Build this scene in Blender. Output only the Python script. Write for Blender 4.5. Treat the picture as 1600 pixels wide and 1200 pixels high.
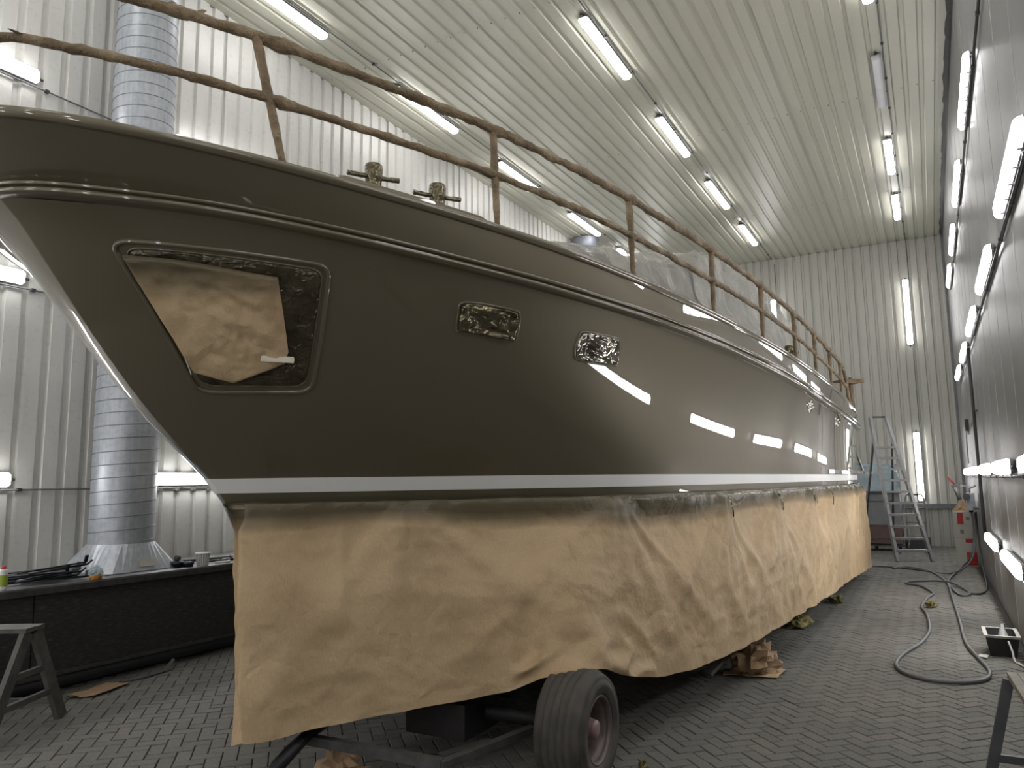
import bpy, math, random
import numpy as np
from mathutils import Vector, Matrix, noise
random.seed(7)
for o in list(bpy.data.objects):
    bpy.data.objects.remove(o)
scene = bpy.context.scene
COL = scene.collection
PI = math.pi

# ------------------------------------------------------------------ camera
CAM_H = 1.7
cam_d = bpy.data.cameras.new('camera')
cam_d.sensor_width = 36.0
cam_d.lens = 1173.484 / 1600 * 36.0
cam_d.clip_start = 0.05
cam = bpy.data.objects.new('camera', cam_d)
COL.objects.link(cam)
yaw, pit, roll = 0.50549, 0.13004, -0.014274
cy_, sy_, cp_, sp_ = math.cos(yaw), math.sin(yaw), math.cos(pit), math.sin(pit)
F_ = Vector((-sy_ * cp_, cy_ * cp_, sp_))
R0 = Vector((cy_, sy_, 0))
U0 = R0.cross(F_)
R_ = math.cos(roll) * R0 + math.sin(roll) * U0
U_ = -math.sin(roll) * R0 + math.cos(roll) * U0
cam.matrix_world = Matrix(((R_.x, U_.x, -F_.x, 0), (R_.y, U_.y, -F_.y, 0), (R_.z, U_.z, -F_.z, CAM_H), (0, 0, 0, 1)))
scene.camera = cam

# ------------------------------------------------------------------ world, exposure
world = bpy.data.worlds.new('world')
scene.world = world
world.use_nodes = True
world.node_tree.nodes['Background'].inputs[0].default_value = (0.6, 0.65, 0.7, 1)
world.node_tree.nodes['Background'].inputs[1].default_value = 0.02
vs = scene.view_settings
vs.view_transform = 'Standard'
vs.look = 'None'
vs.gamma = 1.0
vs.use_curve_mapping = False
vs.exposure = 0.98
LAMP = 9.5          # emission of a lit tube diffuser

# ------------------------------------------------------------------ materials
def srgb(r, g, b):
    f = lambda c: (c / 255 / 12.92) if c / 255 <= 0.04045 else ((c / 255 + 0.055) / 1.055) ** 2.4
    return (f(r), f(g), f(b), 1)

class NT:
    def __init__(self, name):
        self.m = bpy.data.materials.new(name)
        self.m.use_nodes = True
        self.t = self.m.node_tree
        self.b = self.t.nodes['Principled BSDF']
    def n(self, typ, **kw):
        nd = self.t.nodes.new(typ)
        for k, v in kw.items():
            if k.startswith('i_'):
                key = k[2:]
                key = int(key) if key.isdigit() else key.replace('_', ' ')
                nd.inputs[key].default_value = v
            else:
                setattr(nd, k, v)
        return nd
    def l(self, a, b):
        self.t.links.new(a, b)
    def set(self, **kw):
        for k, v in kw.items():
            self.b.inputs[k.replace('_', ' ')].default_value = v
        return self
    def coord(self, kind='Object', scale=(1, 1, 1)):
        tc = self.n('ShaderNodeTexCoord')
        mp = self.n('ShaderNodeMapping')
        mp.inputs['Scale'].default_value = scale
        self.l(tc.outputs[kind], mp.inputs[0])
        return mp.outputs[0]
    def noise(self, vec, scale, detail=4, rough=.55):
        nd = self.n('ShaderNodeTexNoise')
        nd.inputs['Scale'].default_value = scale
        nd.inputs['Detail'].default_value = detail
        nd.inputs['Roughness'].default_value = rough
        if vec is not None:
            self.l(vec, nd.inputs['Vector'])
        return nd.outputs['Fac']
    def ramp(self, fac, stops):
        nd = self.n('ShaderNodeValToRGB')
        el = nd.color_ramp.elements
        while len(el) < len(stops):
            el.new(.5)
        for e, (p, c) in zip(el, stops):
            e.position = p
            e.color = c if len(c) == 4 else (*c, 1)
        self.l(fac, nd.inputs[0])
        return nd.outputs[0]
    def mix(self, fac, a, b, mode='MIX'):
        nd = self.n('ShaderNodeMix', data_type='RGBA', blend_type=mode)
        for i, v in ((0, fac), (6, a), (7, b)):
            if hasattr(v, 'is_linked'):
                self.l(v, nd.inputs[i])
            else:
                nd.inputs[i].default_value = v
        return nd.outputs[2]
    def bump(self, h, strength=.3, dist=.01, prev=None):
        nd = self.n('ShaderNodeBump')
        nd.inputs['Strength'].default_value = strength
        nd.inputs['Distance'].default_value = dist
        self.l(h, nd.inputs['Height'])
        if prev is not None:
            self.l(prev, nd.inputs['Normal'])
        self.l(nd.outputs[0], self.b.inputs['Normal'])
        return nd.outputs[0]
    def base(self, c):
        self.l(c, self.b.inputs['Base Color'])
        return self

def simple(name, col, rough=.5, metal=0., var=.12, scale=8., bump=0., coat=0.):
    t = NT(name)
    v = t.coord()
    n = t.noise(v, scale)
    lo = tuple(c * (1 - var) for c in col[:3])
    hi = tuple(min(1, c * (1 + var)) for c in col[:3])
    t.base(t.ramp(n, [(.3, lo), (.7, hi)]))
    t.set(Roughness=rough, Metallic=metal, Coat_Weight=coat)
    if bump:
        t.bump(t.noise(v, scale * 6), bump, .004)
    return t.m

def sheet_mat(name, col, dirt, rough=.33):
    t = NT(name)
    v = t.coord('Object')
    n = t.noise(v, .9, 5)
    c = t.ramp(n, [(.3, tuple(x * .93 for x in col[:3])), (.7, col)])
    st = t.noise(t.coord('Object', (9, 9, .35)), 2.0, 5)
    c = t.mix(t.ramp(st, [(.55, (0, 0, 0)), (.8, (.35, .35, .35))]), c, dirt)
    t.base(c)
    t.set(Roughness=rough)
    t.bump(t.noise(v, 1.6, 2), .03, .02)
    return t.m

MAT = {}
MAT['wall'] = sheet_mat('white_sheet_cladding', srgb(206, 205, 200), srgb(150, 146, 132))
MAT['ceil'] = sheet_mat('grey_beige_ceiling_cladding', srgb(176, 175, 160), srgb(142, 139, 122), .36)
MAT['farwall'] = sheet_mat('far_wall_cladding', srgb(188, 187, 178), srgb(140, 135, 118), .36)
MAT['plainwall'] = simple('plain_wall', srgb(180, 180, 176), .6)

def right_panel():
    t = NT('grey_sandwich_panel')
    v = t.coord('Object')
    n = t.noise(v, 1.2, 5)
    t.base(t.ramp(n, [(.3, srgb(112, 112, 112)), (.7, srgb(126, 126, 125))]))
    t.set(Roughness=.38)
    w = t.n('ShaderNodeTexWave', wave_type='BANDS', bands_direction='Y')
    w.inputs['Scale'].default_value = 10.5
    t.l(v, w.inputs[0])
    t.bump(w.outputs['Fac'], .12, .004)
    return t.m
MAT['panel'] = right_panel()

def paver_mat():
    t = NT('concrete_paver')
    tc = t.n('ShaderNodeTexCoord')
    geo = t.n('ShaderNodeNewGeometry')
    oi = t.n('ShaderNodeObjectInfo')
    v = geo.outputs['Position']
    big = t.noise(v, .55, 3)
    fine = t.noise(v, 60, 3)
    w = t.n('ShaderNodeTexWhiteNoise', noise_dimensions='1D')
    at = t.n('ShaderNodeAttribute', attribute_name='tone')
    add = t.n('ShaderNodeMath', operation='ADD')
    t.l(oi.outputs['Random'], add.inputs[0])
    t.l(at.outputs['Fac'], add.inputs[1])
    t.l(add.outputs[0], w.inputs['W'])
    c = t.ramp(w.outputs['Value'], [(0, srgb(88, 87, 82)), (.5, srgb(102, 101, 96)), (.93, srgb(114, 112, 106)), (1, srgb(118, 106, 98))])
    c = t.mix(.5, c, t.ramp(big, [(.35, srgb(82, 81, 77)), (.65, srgb(118, 116, 108))]))
    c = t.mix(.22, c, t.ramp(fine, [(.3, srgb(62, 62, 60)), (.7, srgb(148, 147, 141))]))
    t.base(c)
    t.set(Roughness=.8)
    t.bump(t.noise(v, 90, 3), .35, .003)
    return t.m
MAT['paver'] = paver_mat()
MAT['sand'] = simple('joint_sand', srgb(46, 44, 41), .95, 0, .3, 30)

def paint(name, c1, rough=.42, metal=.55):
    t = NT(name)
    v = t.coord('Object')
    t.base(t.ramp(t.noise(v, .7, 2), [(.3, tuple(x * .96 for x in c1[:3])), (.7, c1)]))
    t.set(Roughness=rough, Metallic=metal, Coat_Weight=1.0, Coat_Roughness=.012, Coat_IOR=1.55)
    return t.m
MAT['hull'] = paint('bronze_olive_gloss_paint', srgb(110, 102, 84), .52, .55)
MAT['stripe'] = simple('white_boot_stripe', srgb(238, 238, 236), .45, 0, .02, 3, 0, .2)
MAT['deck'] = simple('grey_deck', srgb(150, 150, 145), .6)

def foil(name, c1, c2, metal=.75, rough=.22, scale=9, bump=.9):
    t = NT(name)
    v = t.coord('Object')
    n = t.noise(v, scale, 3, .5)
    vo = t.n('ShaderNodeTexVoronoi', feature='DISTANCE_TO_EDGE')
    vo.inputs['Scale'].default_value = scale * 1.6
    mx = t.n('ShaderNodeMix', data_type='RGBA')
    mx.inputs[0].default_value = .12
    tn = t.n('ShaderNodeTexNoise')
    tn.inputs['Scale'].default_value = scale
    t.l(v, tn.inputs['Vector'])
    t.l(v, mx.inputs[6])
    t.l(tn.outputs['Color'], mx.inputs[7])
    t.l(mx.outputs[2], vo.inputs['Vector'])
    t.base(t.ramp(n, [(.35, c1), (.65, c2)]))
    t.set(Roughness=rough, Metallic=metal)
    b1 = t.bump(n, bump * .6, .03)
    t.bump(vo.outputs['Distance'], bump, .02, b1)
    return t.m
MAT['foil'] = foil('paint_misted_foil', srgb(88, 82, 64), srgb(124, 117, 94))
MAT['foil_bright'] = foil('crinkled_silver_foil', srgb(120, 115, 104), srgb(190, 186, 176), .9, .15, 9, .45)
MAT['film_dark'] = foil('overspray_coated_film', srgb(62, 57, 44), srgb(82, 76, 60), .35, .2, 11, .8)
MAT['film_smooth'] = foil('paint_coated_tape', srgb(70, 65, 50), srgb(96, 90, 70), .4, .3, 6, .18)
MAT['brass_foil'] = foil('olive_gold_foil', srgb(110, 104, 62), srgb(176, 168, 112), .6, .3, 26, 1.)

def kraft(name='kraft_paper', overspray=False, window=False, c1=srgb(176, 151, 117), c2=srgb(196, 172, 137)):
    t = NT(name)
    v = t.coord('Object')
    n1 = t.noise(v, 1.4, 4)
    fib = t.noise(t.coord('Object', (1, 1, .2)), 160, 2)
    c = t.ramp(n1, [(.3, c1), (.7, c2)])
    c = t.mix(.08, c, t.ramp(fib, [(.35, srgb(120, 96, 66)), (.65, srgb(214, 190, 154))]))
    if overspray:      # sprayed paint mist along the taped top edge, thinning out downwards
        at = t.n('ShaderNodeAttribute', attribute_name='mist')
        nn = t.noise(v, 2.2, 3)
        m = t.n('ShaderNodeMath', operation='MULTIPLY_ADD')
        t.l(nn, m.inputs[0])
        m.inputs[1].default_value = .34
        m.inputs[2].default_value = -.17
        a = t.n('ShaderNodeMath', operation='ADD')
        t.l(at.outputs['Fac'], a.inputs[0])
        t.l(m.outputs[0], a.inputs[1])
        k = t.ramp(a.outputs[0], [(.06, (0, 0, 0)), (.3, (.55, .55, .55)), (.62, (1, 1, 1))])
        c = t.mix(k, c, srgb(96, 88, 68))
        t.l(t.ramp(a.outputs[0], [(.3, (.62, .62, .62)), (.9, (.28, .28, .28))]), t.b.inputs['Roughness'])
    else:
        t.set(Roughness=.62)
    t.base(c)
    t.set(Specular_IOR_Level=.35)
    vo = t.n('ShaderNodeTexVoronoi', feature='DISTANCE_TO_EDGE')
    vo.inputs['Scale'].default_value = 3.2
    mx = t.n('ShaderNodeMix', data_type='RGBA')
    mx.inputs[0].default_value = .18
    tn = t.n('ShaderNodeTexNoise')
    tn.inputs['Scale'].default_value = 4
    t.l(v, tn.inputs['Vector'])
    t.l(v, mx.inputs[6])
    t.l(tn.outputs['Color'], mx.inputs[7])
    t.l(mx.outputs[2], vo.inputs['Vector'])
    r = t.ramp(vo.outputs['Distance'], [(0, (0, 0, 0)), (.09, (1, 1, 1))])
    b1 = t.bump(r, .16, .02)
    b2 = t.bump(t.noise(v, 8, 6, .62), .5, .03, b1)
    return t.m
MAT['kraft'] = kraft()
MAT['kraft_mist'] = kraft('kraft_paper_with_paint_mist', True)
MAT['kraft_brown'] = kraft('brown_crumpled_paper', False, False, srgb(138, 110, 84), srgb(166, 140, 112))
MAT['tape'] = simple('masking_tape', srgb(205, 198, 180), .6, 0, .05, 30, .2)

def wrap_mat():
    t = NT('paper_wrapped_tube')
    v = t.coord('Object')
    n = t.noise(v, 7, 5)
    n2 = t.noise(v, 38, 3)
    c = t.ramp(n, [(.3, srgb(98, 82, 58)), (.5, srgb(124, 105, 78)), (.72, srgb(158, 140, 112))])
    c = t.mix(t.ramp(n2, [(.58, (0, 0, 0)), (.75, (.6, .6, .6))]), c, srgb(92, 80, 58))
    t.base(c)
    t.set(Roughness=.55)
    t.bump(t.noise(t.coord('Object', (1, 1, 1)), 45, 4), 1., .02)
    return t.m
MAT['wrap'] = wrap_mat()
MAT['lens_on'] = None
def lamp_mat(name, strength):
    t = NT(name)
    t.set(Base_Color=(.8, .8, .8, 1), Roughness=.35)
    t.b.inputs['Emission Color'].default_value = (1, .985, .985, 1)
    t.b.inputs['Emission Strength'].default_value = strength
    return t.m
MAT['lens_on'] = lamp_mat('lit_tube_diffuser', LAMP)
MAT['lens_off'] = simple('unlit_tube_diffuser', srgb(196, 196, 200), .25, 0, .05, 5)
MAT['lamp_body'] = simple('grey_lamp_housing', srgb(150, 150, 150), .45)
MAT['clip'] = simple('steel_clip', srgb(170, 170, 172), .3, .8)
MAT['dark'] = simple('dark_grey_plastic', srgb(48, 48, 50), .55)
MAT['cable'] = simple('grey_cable', srgb(84, 84, 86), .5)
MAT['cable_dark'] = simple('black_pipe', srgb(42, 42, 44), .5)
def galv():
    t = NT('galvanised_steel')
    v = t.coord('Object')
    vo = t.n('ShaderNodeTexVoronoi')
    vo.inputs['Scale'].default_value = 26
    t.l(v, vo.inputs['Vector'])
    c = t.ramp(vo.outputs['Color'], [(.2, srgb(160, 165, 172)), (.8, srgb(172, 177, 184))])
    c = t.mix(t.ramp(t.noise(t.coord('Object', (6, 6, .5)), 5, 4), [(.4, (0, 0, 0)), (.75, (.5, .5, .5))]), c, srgb(200, 203, 207))
    t.base(c)
    t.set(Metallic=.3, Roughness=.42)
    return t.m
MAT['galv'] = galv()
MAT['galv_seam'] = simple('duct_seam', srgb(132, 136, 144), .5, .3)
def filt():
    t = NT('black_filter_cloth')
    v = t.coord('Object', (.6, .9, 5))
    n = t.noise(v, 16, 6, .65)
    t.base(t.ramp(n, [(.35, srgb(44, 43, 44)), (.6, srgb(62, 60, 60)), (.78, srgb(98, 96, 95))]))
    t.set(Roughness=.85)
    t.bump(n, .4, .01)
    return t.m
MAT['filter'] = filt()
MAT['bench_top'] = simple('dusty_steel_top', srgb(118, 119, 121), .5, .3, .3, 5)
MAT['black'] = simple('black_painted_steel', srgb(30, 30, 34), .45, .2, .3, 12, .1)
MAT['rust'] = simple('dirty_trailer_steel', srgb(34, 31, 32), .6, .3, .4, 12, .2)
MAT['frame_grey'] = simple('worn_grey_steel', srgb(86, 86, 86), .5, .5, .25, 14)
def tyre():
    t = NT('tyre_rubber')
    v = t.coord('Object')
    t.base(t.ramp(t.noise(v, 7, 5), [(.35, srgb(58, 55, 51)), (.7, srgb(84, 79, 73))]))
    t.set(Roughness=.7)
    t.bump(t.noise(v, 50, 3), .15, .004)
    return t.m
MAT['tyre'] = tyre()
MAT['rim'] = simple('dusty_mauve_rim', srgb(108, 97, 94), .5, .25, .25, 16, .15)
MAT['hub'] = simple('pinkish_hub_cap', srgb(142, 116, 114), .45, .1, .15, 14)
MAT['alu'] = simple('worn_aluminium', srgb(136, 137, 137), .45, .45, .12, 10)
MAT['wood_grey'] = simple('grey_weathered_wood', srgb(92, 91, 88), .7, 0, .28, 9, .3)
MAT['trestle_top'] = simple('dusty_board', srgb(128, 123, 114), .7, 0, .25, 10, .3)
MAT['trestle_steel'] = simple('grey_trestle_steel', srgb(84, 86, 88), .5, .35, .2, 10)
MAT['hose'] = simple('grey_rubber_hose', srgb(92, 94, 96), .5, 0, .1, 10)
MAT['white_plastic'] = simple('white_plastic', srgb(215, 215, 212), .4, 0, .04, 6)
MAT['tray'] = simple('black_bucket_plastic', srgb(32, 32, 33), .45, 0, .3, 18)
MAT['tray_rim'] = simple('paint_splashed_rim', srgb(176, 174, 168), .6, 0, .3, 30)
MAT['joint'] = simple('pale_joint_strip', srgb(176, 176, 172), .35, 0, .05)
MAT['red'] = simple('red_print', srgb(170, 40, 40), .5)
MAT['carton'] = simple('white_carton', srgb(178, 175, 168), .7, 0, .05, 6)
MAT['orange'] = simple('orange_lacquer', srgb(196, 140, 66), .35)
MAT['green'] = simple('lime_green_label', srgb(150, 170, 60), .5)
MAT['grey_box'] = simple('grey_equipment', srgb(128, 132, 138), .45, .2)
MAT['cab_grey'] = simple('dull_grey_panel', srgb(120, 122, 124), .6)
MAT['cab_brown'] = simple('brown_red_panel', srgb(98, 78, 74), .6, 0, .2, 5)
MAT['rod'] = simple('dark_steel_rod', srgb(50, 52, 58), .4, .6, .25, 9)

def film(name, tint, alpha, rough=.25):
    t = NT(name)
    v = t.coord('Object')
    n = t.noise(v, 2.4, 5, .6)
    t.base(t.ramp(n, [(.3, tuple(x * .82 for x in tint[:3])), (.7, tint)]))
    t.set(Roughness=rough)
    al = t.ramp(n, [(.3, (alpha - .15,) * 3), (.7, (min(1, alpha + .15),) * 3)])
    t.l(al, t.b.inputs['Alpha'])
    vo = t.n('ShaderNodeTexVoronoi', feature='DISTANCE_TO_EDGE')
    vo.inputs['Scale'].default_value = 7
    t.l(v, vo.inputs['Vector'])
    b = t.bump(t.noise(t.coord('Object', (1.6, .8, 1)), 7, 6, .65), 1., .06)
    t.bump(vo.outputs['Distance'], .25, .02, b)
    return t.m
MAT['film'] = film('milky_plastic_film', srgb(190, 188, 178), .62)
MAT['film_blue'] = film('bluish_plastic_film', srgb(186, 206, 214), .7)
MAT['house'] = simple('off_white_deckhouse', srgb(110, 108, 102), .5)

# ------------------------------------------------------------------ helpers
def link(name, me, mat=None, parent=None, off=None):
    o = bpy.data.objects.new(name, me)
    COL.objects.link(o)
    if mat is not None and not me.materials:
        me.materials.append(mat)
    if parent is not None:
        o.parent = parent
        if off is not None:
            o.location = off
    return o

class MB:
    """collects shapes, then builds ONE mesh"""
    def __init__(self):
        self.v, self.f, self.s = [], [], []
    def add(self, vs, fs, smooth=False):
        b = len(self.v)
        self.v += [tuple(map(float, p)) for p in vs]
        self.f += [tuple(i + b for i in f) for f in fs]
        self.s += [smooth] * len(fs)
        return self
    def box(self, c, d, rot=None, taper=1.0, bev=0.):
        x, y, z = d[0] / 2, d[1] / 2, d[2] / 2
        k = taper
        vs = [(-x, -y, -z), (x, -y, -z), (x, y, -z), (-x, y, -z), (-x * k, -y * k, z), (x * k, -y * k, z), (x * k, y * k, z), (-x * k, y * k, z)]
        fs = [(3, 2, 1, 0), (4, 5, 6, 7), (0, 1, 5, 4), (1, 2, 6, 5), (2, 3, 7, 6), (3, 0, 4, 7)]
        if bev:
            b = bev
            vs = [(-x, -y, -z), (x, -y, -z), (x, y, -z), (-x, y, -z), (-x, -y, z - b), (x, -y, z - b), (x, y, z - b), (-x, y, z - b),
                  (-x + b, -y + b, z), (x - b, -y + b, z), (x - b, y - b, z), (-x + b, y - b, z)]
            fs = [(3, 2, 1, 0), (0, 1, 5, 4), (1, 2, 6, 5), (2, 3, 7, 6), (3, 0, 4, 7), (4, 5, 9, 8), (5, 6, 10, 9), (6, 7, 11, 10), (7, 4, 8, 11), (8, 9, 10, 11)]
        M = rot if rot is not None else Matrix.Identity(3)
        c = Vector(c)
        return self.add([M @ Vector(p) + c for p in vs], fs)
    def bar(self, a, b, w, hgt, up=(0, 0, 1), ext=0.):
        a, b = Vector(a), Vector(b)
        d = (b - a)
        L = d.length
        d.normalize()
        u = Vector(up)
        u = (u - d * u.dot(d))
        if u.length < 1e-5:
            u = Vector((1, 0, 0)) - d * d.x
        u.normalize()
        s = d.cross(u)
        M = Matrix((s, d, u)).transposed()
        return self.box((a + b) / 2, (w, L + ext * 2, hgt), M)
    def tube(self, pts, r, seg=8, caps=True, wob=0., smooth=True, closed=False):
        pts = [Vector(p) for p in pts]
        n = len(pts)
        rs = r if hasattr(r, '__len__') else [r] * n
        vs, fs = [], []
        t0 = (pts[1] - pts[0]).normalized()
        u = Vector((0, 0, 1)) if abs(t0.z) < .9 else Vector((1, 0, 0))
        for i, p in enumerate(pts):
            t = (pts[min(i + 1, n - 1)] - pts[max(i - 1, 0)]).normalized()
            u = (u - t * u.dot(t)).normalized()
            w = t.cross(u)
            for k in range(seg):
                a = 2 * PI * k / seg
                rr = rs[i]
                if wob:
                    q = p * 14 + Vector((math.cos(a), math.sin(a), k)) * .9
                    rr *= 1 + wob * noise.noise(q) + wob * .6 * noise.noise(p * 45 + Vector((math.cos(a), math.sin(a), 0)) * 1.5)
                vs.append(p + (u * math.cos(a) + w * math.sin(a)) * rr)
        for i in range(n - 1):
            for k in range(seg):
                k2 = (k + 1) % seg
                fs.append((i * seg + k, i * seg + k2, (i + 1) * seg + k2, (i + 1) * seg + k))
        self.add(vs, fs, smooth)
        if caps:
            b = len(self.v) - len(vs)
            self.f.append(tuple(b + k for k in reversed(range(seg))))
            self.f.append(tuple(b + (n - 1) * seg + k for k in range(seg)))
            self.s += [False, False]
        return self
    def cyl(self, c, r, hgt, seg=16, r2=None, axis=(0, 0, 1), smooth=True):
        c = Vector(c)
        ax = Vector(axis).normalized()
        return self.tube([c, c + ax * hgt], [r, r if r2 is None else r2], seg, True, 0, smooth)
    def lathe(self, prof, seg=24, c=(0, 0, 0), axis='Z', smooth=True):
        vs, fs = [], []
        n = len(prof)
        for k in range(seg):
            a = 2 * PI * k / seg
            for (r, z) in prof:
                p = (r * math.cos(a), r * math.sin(a), z)
                if axis == 'X':
                    p = (p[2], p[0], p[1])
                vs.append((p[0] + c[0], p[1] + c[1], p[2] + c[2]))
        for k in range(seg):
            k2 = (k + 1) % seg
            for i in range(n - 1):
                fs.append((k * n + i, k2 * n + i, k2 * n + i + 1, k * n + i + 1))
        return self.add(vs, fs, smooth)
    def grid(self, rows, smooth=True, flip=False):
        vs, fs = [], []
        n = len(rows[0])
        for r in rows:
            vs += list(r)
        for i in range(len(rows) - 1):
            for j in range(n - 1):
                q = (i * n + j, i * n + j + 1, (i + 1) * n + j + 1, (i + 1) * n + j)
                fs.append(q[::-1] if flip else q)
        return self.add(vs, fs, smooth)
    def prism(self, poly, z0, z1):
        n = len(poly)
        vs = [(x, y, z0) for x, y in poly] + [(x, y, z1) for x, y in poly]
        fs = [tuple(reversed(range(n))), tuple(range(n, 2 * n))]
        fs += [(i, (i + 1) % n, n + (i + 1) % n, n + i) for i in range(n)]
        return self.add(vs, fs)
    def mesh(self, name):
        me = bpy.data.meshes.new(name)
        me.from_pydata(self.v, [], self.f)
        me.polygons.foreach_set('use_smooth', self.s)
        me.update()
        return me
    def build(self, name, mat, parent=None, world=False, off=None):
        """world=True: vertices are in world space while parent is an unrotated Empty"""
        me = self.mesh(name)
        o = link(name, me, mat, parent, off)
        if world and parent is not None:
            o.matrix_parent_inverse = Matrix.Translation(-parent.location)
        return o

def empty(name, loc, label, cat, group=None, rz=0.):
    o = bpy.data.objects.new(name, None)
    COL.objects.link(o)
    o.location = loc
    o.rotation_euler = (0, 0, rz)
    o.empty_display_size = .1
    return tag(o, label, cat, group)

def tag(o, label, cat, group=None):
    o['label'] = label
    o['category'] = cat
    if group:
        o['group'] = group
    return o

def struct(o, label=None):
    o['kind'] = 'structure'
    if label:
        o['label'] = label
    return o

def spline(pts, n=8):
    """Catmull-Rom through pts"""
    P = [Vector(p) for p in pts]
    out = []
    for i in range(len(P) - 1):
        a, b, c, d = P[max(i - 1, 0)], P[i], P[i + 1], P[min(i + 2, len(P) - 1)]
        for k in range(n):
            t = k / n
            out.append(.5 * ((2 * b) + (c - a) * t + (2 * a - 5 * b + 4 * c - d) * t * t + (3 * b - a - 3 * c + d) * t ** 3))
    out.append(P[-1])
    return out

# ================================================================== ROOM
XL, XR, ZC, YF, YB = -7.57, 0.68, 7.77, 21.4, -3.0

def rib_profile(nper, per, depth):
    """(along, depth) points: wide flats with narrow recessed grooves"""
    out = [(0, 0)]
    for k in range(nper):
        a = k * per
        out += [(a + per - .083, 0), (a + per - .064, -depth), (a + per - .019, -depth), (a + per, 0)]
    return out

def sheet_mesh(name, nper, per, depth, length, mat):
    """local: along = X, length = Y, groove depth = -Z"""
    m = MB()
    pr = rib_profile(nper, per, depth)
    m.add([(a, 0, d) for a, d in pr] + [(a, length, d) for a, d in pr],
          [(i, i + 1, len(pr) + i + 1, len(pr) + i) for i in range(len(pr) - 1)])
    # turned edge gives the lapped sheet its own thickness
    e = pr[-1][0]
    m.add([(e - .02, 0, .002), (e + .012, 0, .002), (e + .012, length, .002), (e - .02, length, .002), (e + .012, 0, -.001), (e + .012, length, -.001)], [(0, 1, 2, 3), (1, 4, 5, 2)])
    me = m.mesh(name)
    me.materials.append(mat)
    return me

def place_sheet(me, parent, origin, ax, ay, az):
    o = link('cladding_sheet', me, None, parent)
    o.matrix_local = Matrix(((ax[0], ay[0], az[0], origin[0]), (ax[1], ay[1], az[1], origin[1]), (ax[2], ay[2], az[2], origin[2]), (0, 0, 0, 1)))
    return o

def shell(name, c, d, mat, label):
    return struct(MB().box(c, d).build(name, mat), label)

H2, HT = ZC / 2, ZC + .4
LEN = YF - YB
wall_left = shell('wall_left', (XL - .16, (YF + YB) / 2, H2), (.2, LEN + .4, HT), MAT['plainwall'], 'left wall clad in white ribbed metal sheets')
wall_far = shell('wall_back', ((XL + XR) / 2, YF + .16, H2), (XR - XL + .4, .2, HT), MAT['plainwall'], 'far end wall clad in ribbed off-white sheets')
wall_front = shell('wall_front', ((XL + XR) / 2, YB - .1, H2), (XR - XL + .4, .2, HT), MAT['plainwall'], 'plain end wall behind the viewpoint')
wall_right = shell('wall_right', (XR + .2, (YF + YB) / 2, H2), (.2, LEN + .4, HT), MAT['plainwall'], 'right wall of tall smooth grey insulated panels')
ceiling = shell('ceiling', ((XL + XR) / 2, (YF + YB) / 2, ZC + .16), (XR - XL + .4, LEN + .4, .2), MAT['plainwall'], 'high ceiling of ribbed grey-beige metal sheets')

# left wall sheets (ribs upright)
per = .2215
me = sheet_mesh('wall_sheet', 5, per, .034, ZC, MAT['wall'])
y = 3.99 - 8 * 5 * per
while y < YF - .02:
    if y + 5 * per > YB:
        place_sheet(me, wall_left, (XL, y, 0), (0, 1, 0), (0, 0, 1), (1, 0, 0))
    y += 5 * per
# far wall sheets, two tiers
per = .2145
m_lo = sheet_mesh('far_sheet_low', 5, per, .034, 3.97, MAT['farwall'])
m_hi = sheet_mesh('far_sheet_high', 5, per, .034, ZC - 3.95, MAT['farwall'])
x = XR + .1
while x > XL - .2:
    x -= 5 * per
    place_sheet(m_lo, wall_far, (x, YF, 0), (1, 0, 0), (0, 0, 1), (0, -1, 0))
    place_sheet(m_hi, wall_far, (x, YF - .004, 3.95), (1, 0, 0), (0, 0, 1), (0, -1, 0))
# ceiling sheets, lapped every 4.7 m
me = sheet_mesh('ceiling_sheet', 5, per, .024, 4.74, MAT['ceil'])
x = .524 + .04 - 8 * 5 * per
k = 0
screws = MB()
while x < XR:
    yy = 12.7 - 4 * 4.7
    j = 0
    while yy < YF:
        if x + 5 * per > XL:
            place_sheet(me, ceiling, (x, yy, ZC - .003 * (j % 2)), (1, 0, 0), (0, 1, 0), (0, 0, -1))
            if yy > 3:
                for q in range(5):
                    screws.cyl((x + (q + 1) * per - .10, yy + .03, ZC - .012), .008, .012, 6)
        yy += 4.7
        j += 1
    x += 5 * per
    k += 1
so = screws.build('screw_heads', MAT['dark'], ceiling)
so['kind'] = 'stuff'
# right wall panels
m = MB()
m.box((.04, .5, ZC / 2), (.08, .988, ZC))
m.box((-.0015, .5, ZC / 2), (.003, .955, ZC))
pm = m.mesh('wall_panel')
pm.materials.append(MAT['panel'])
jme = MB().box((-.001, .006, ZC / 2), (.006, .011, ZC)).mesh('joint_strip')
jme.materials.append(MAT['joint'])
yy = YB - .27
while yy < YF:
    link('wall_panel', pm, None, wall_right, (XR, yy, 0))
    link('joint_strip', jme, None, wall_right, (XR, yy, 0))
    yy += 1.0
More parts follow.
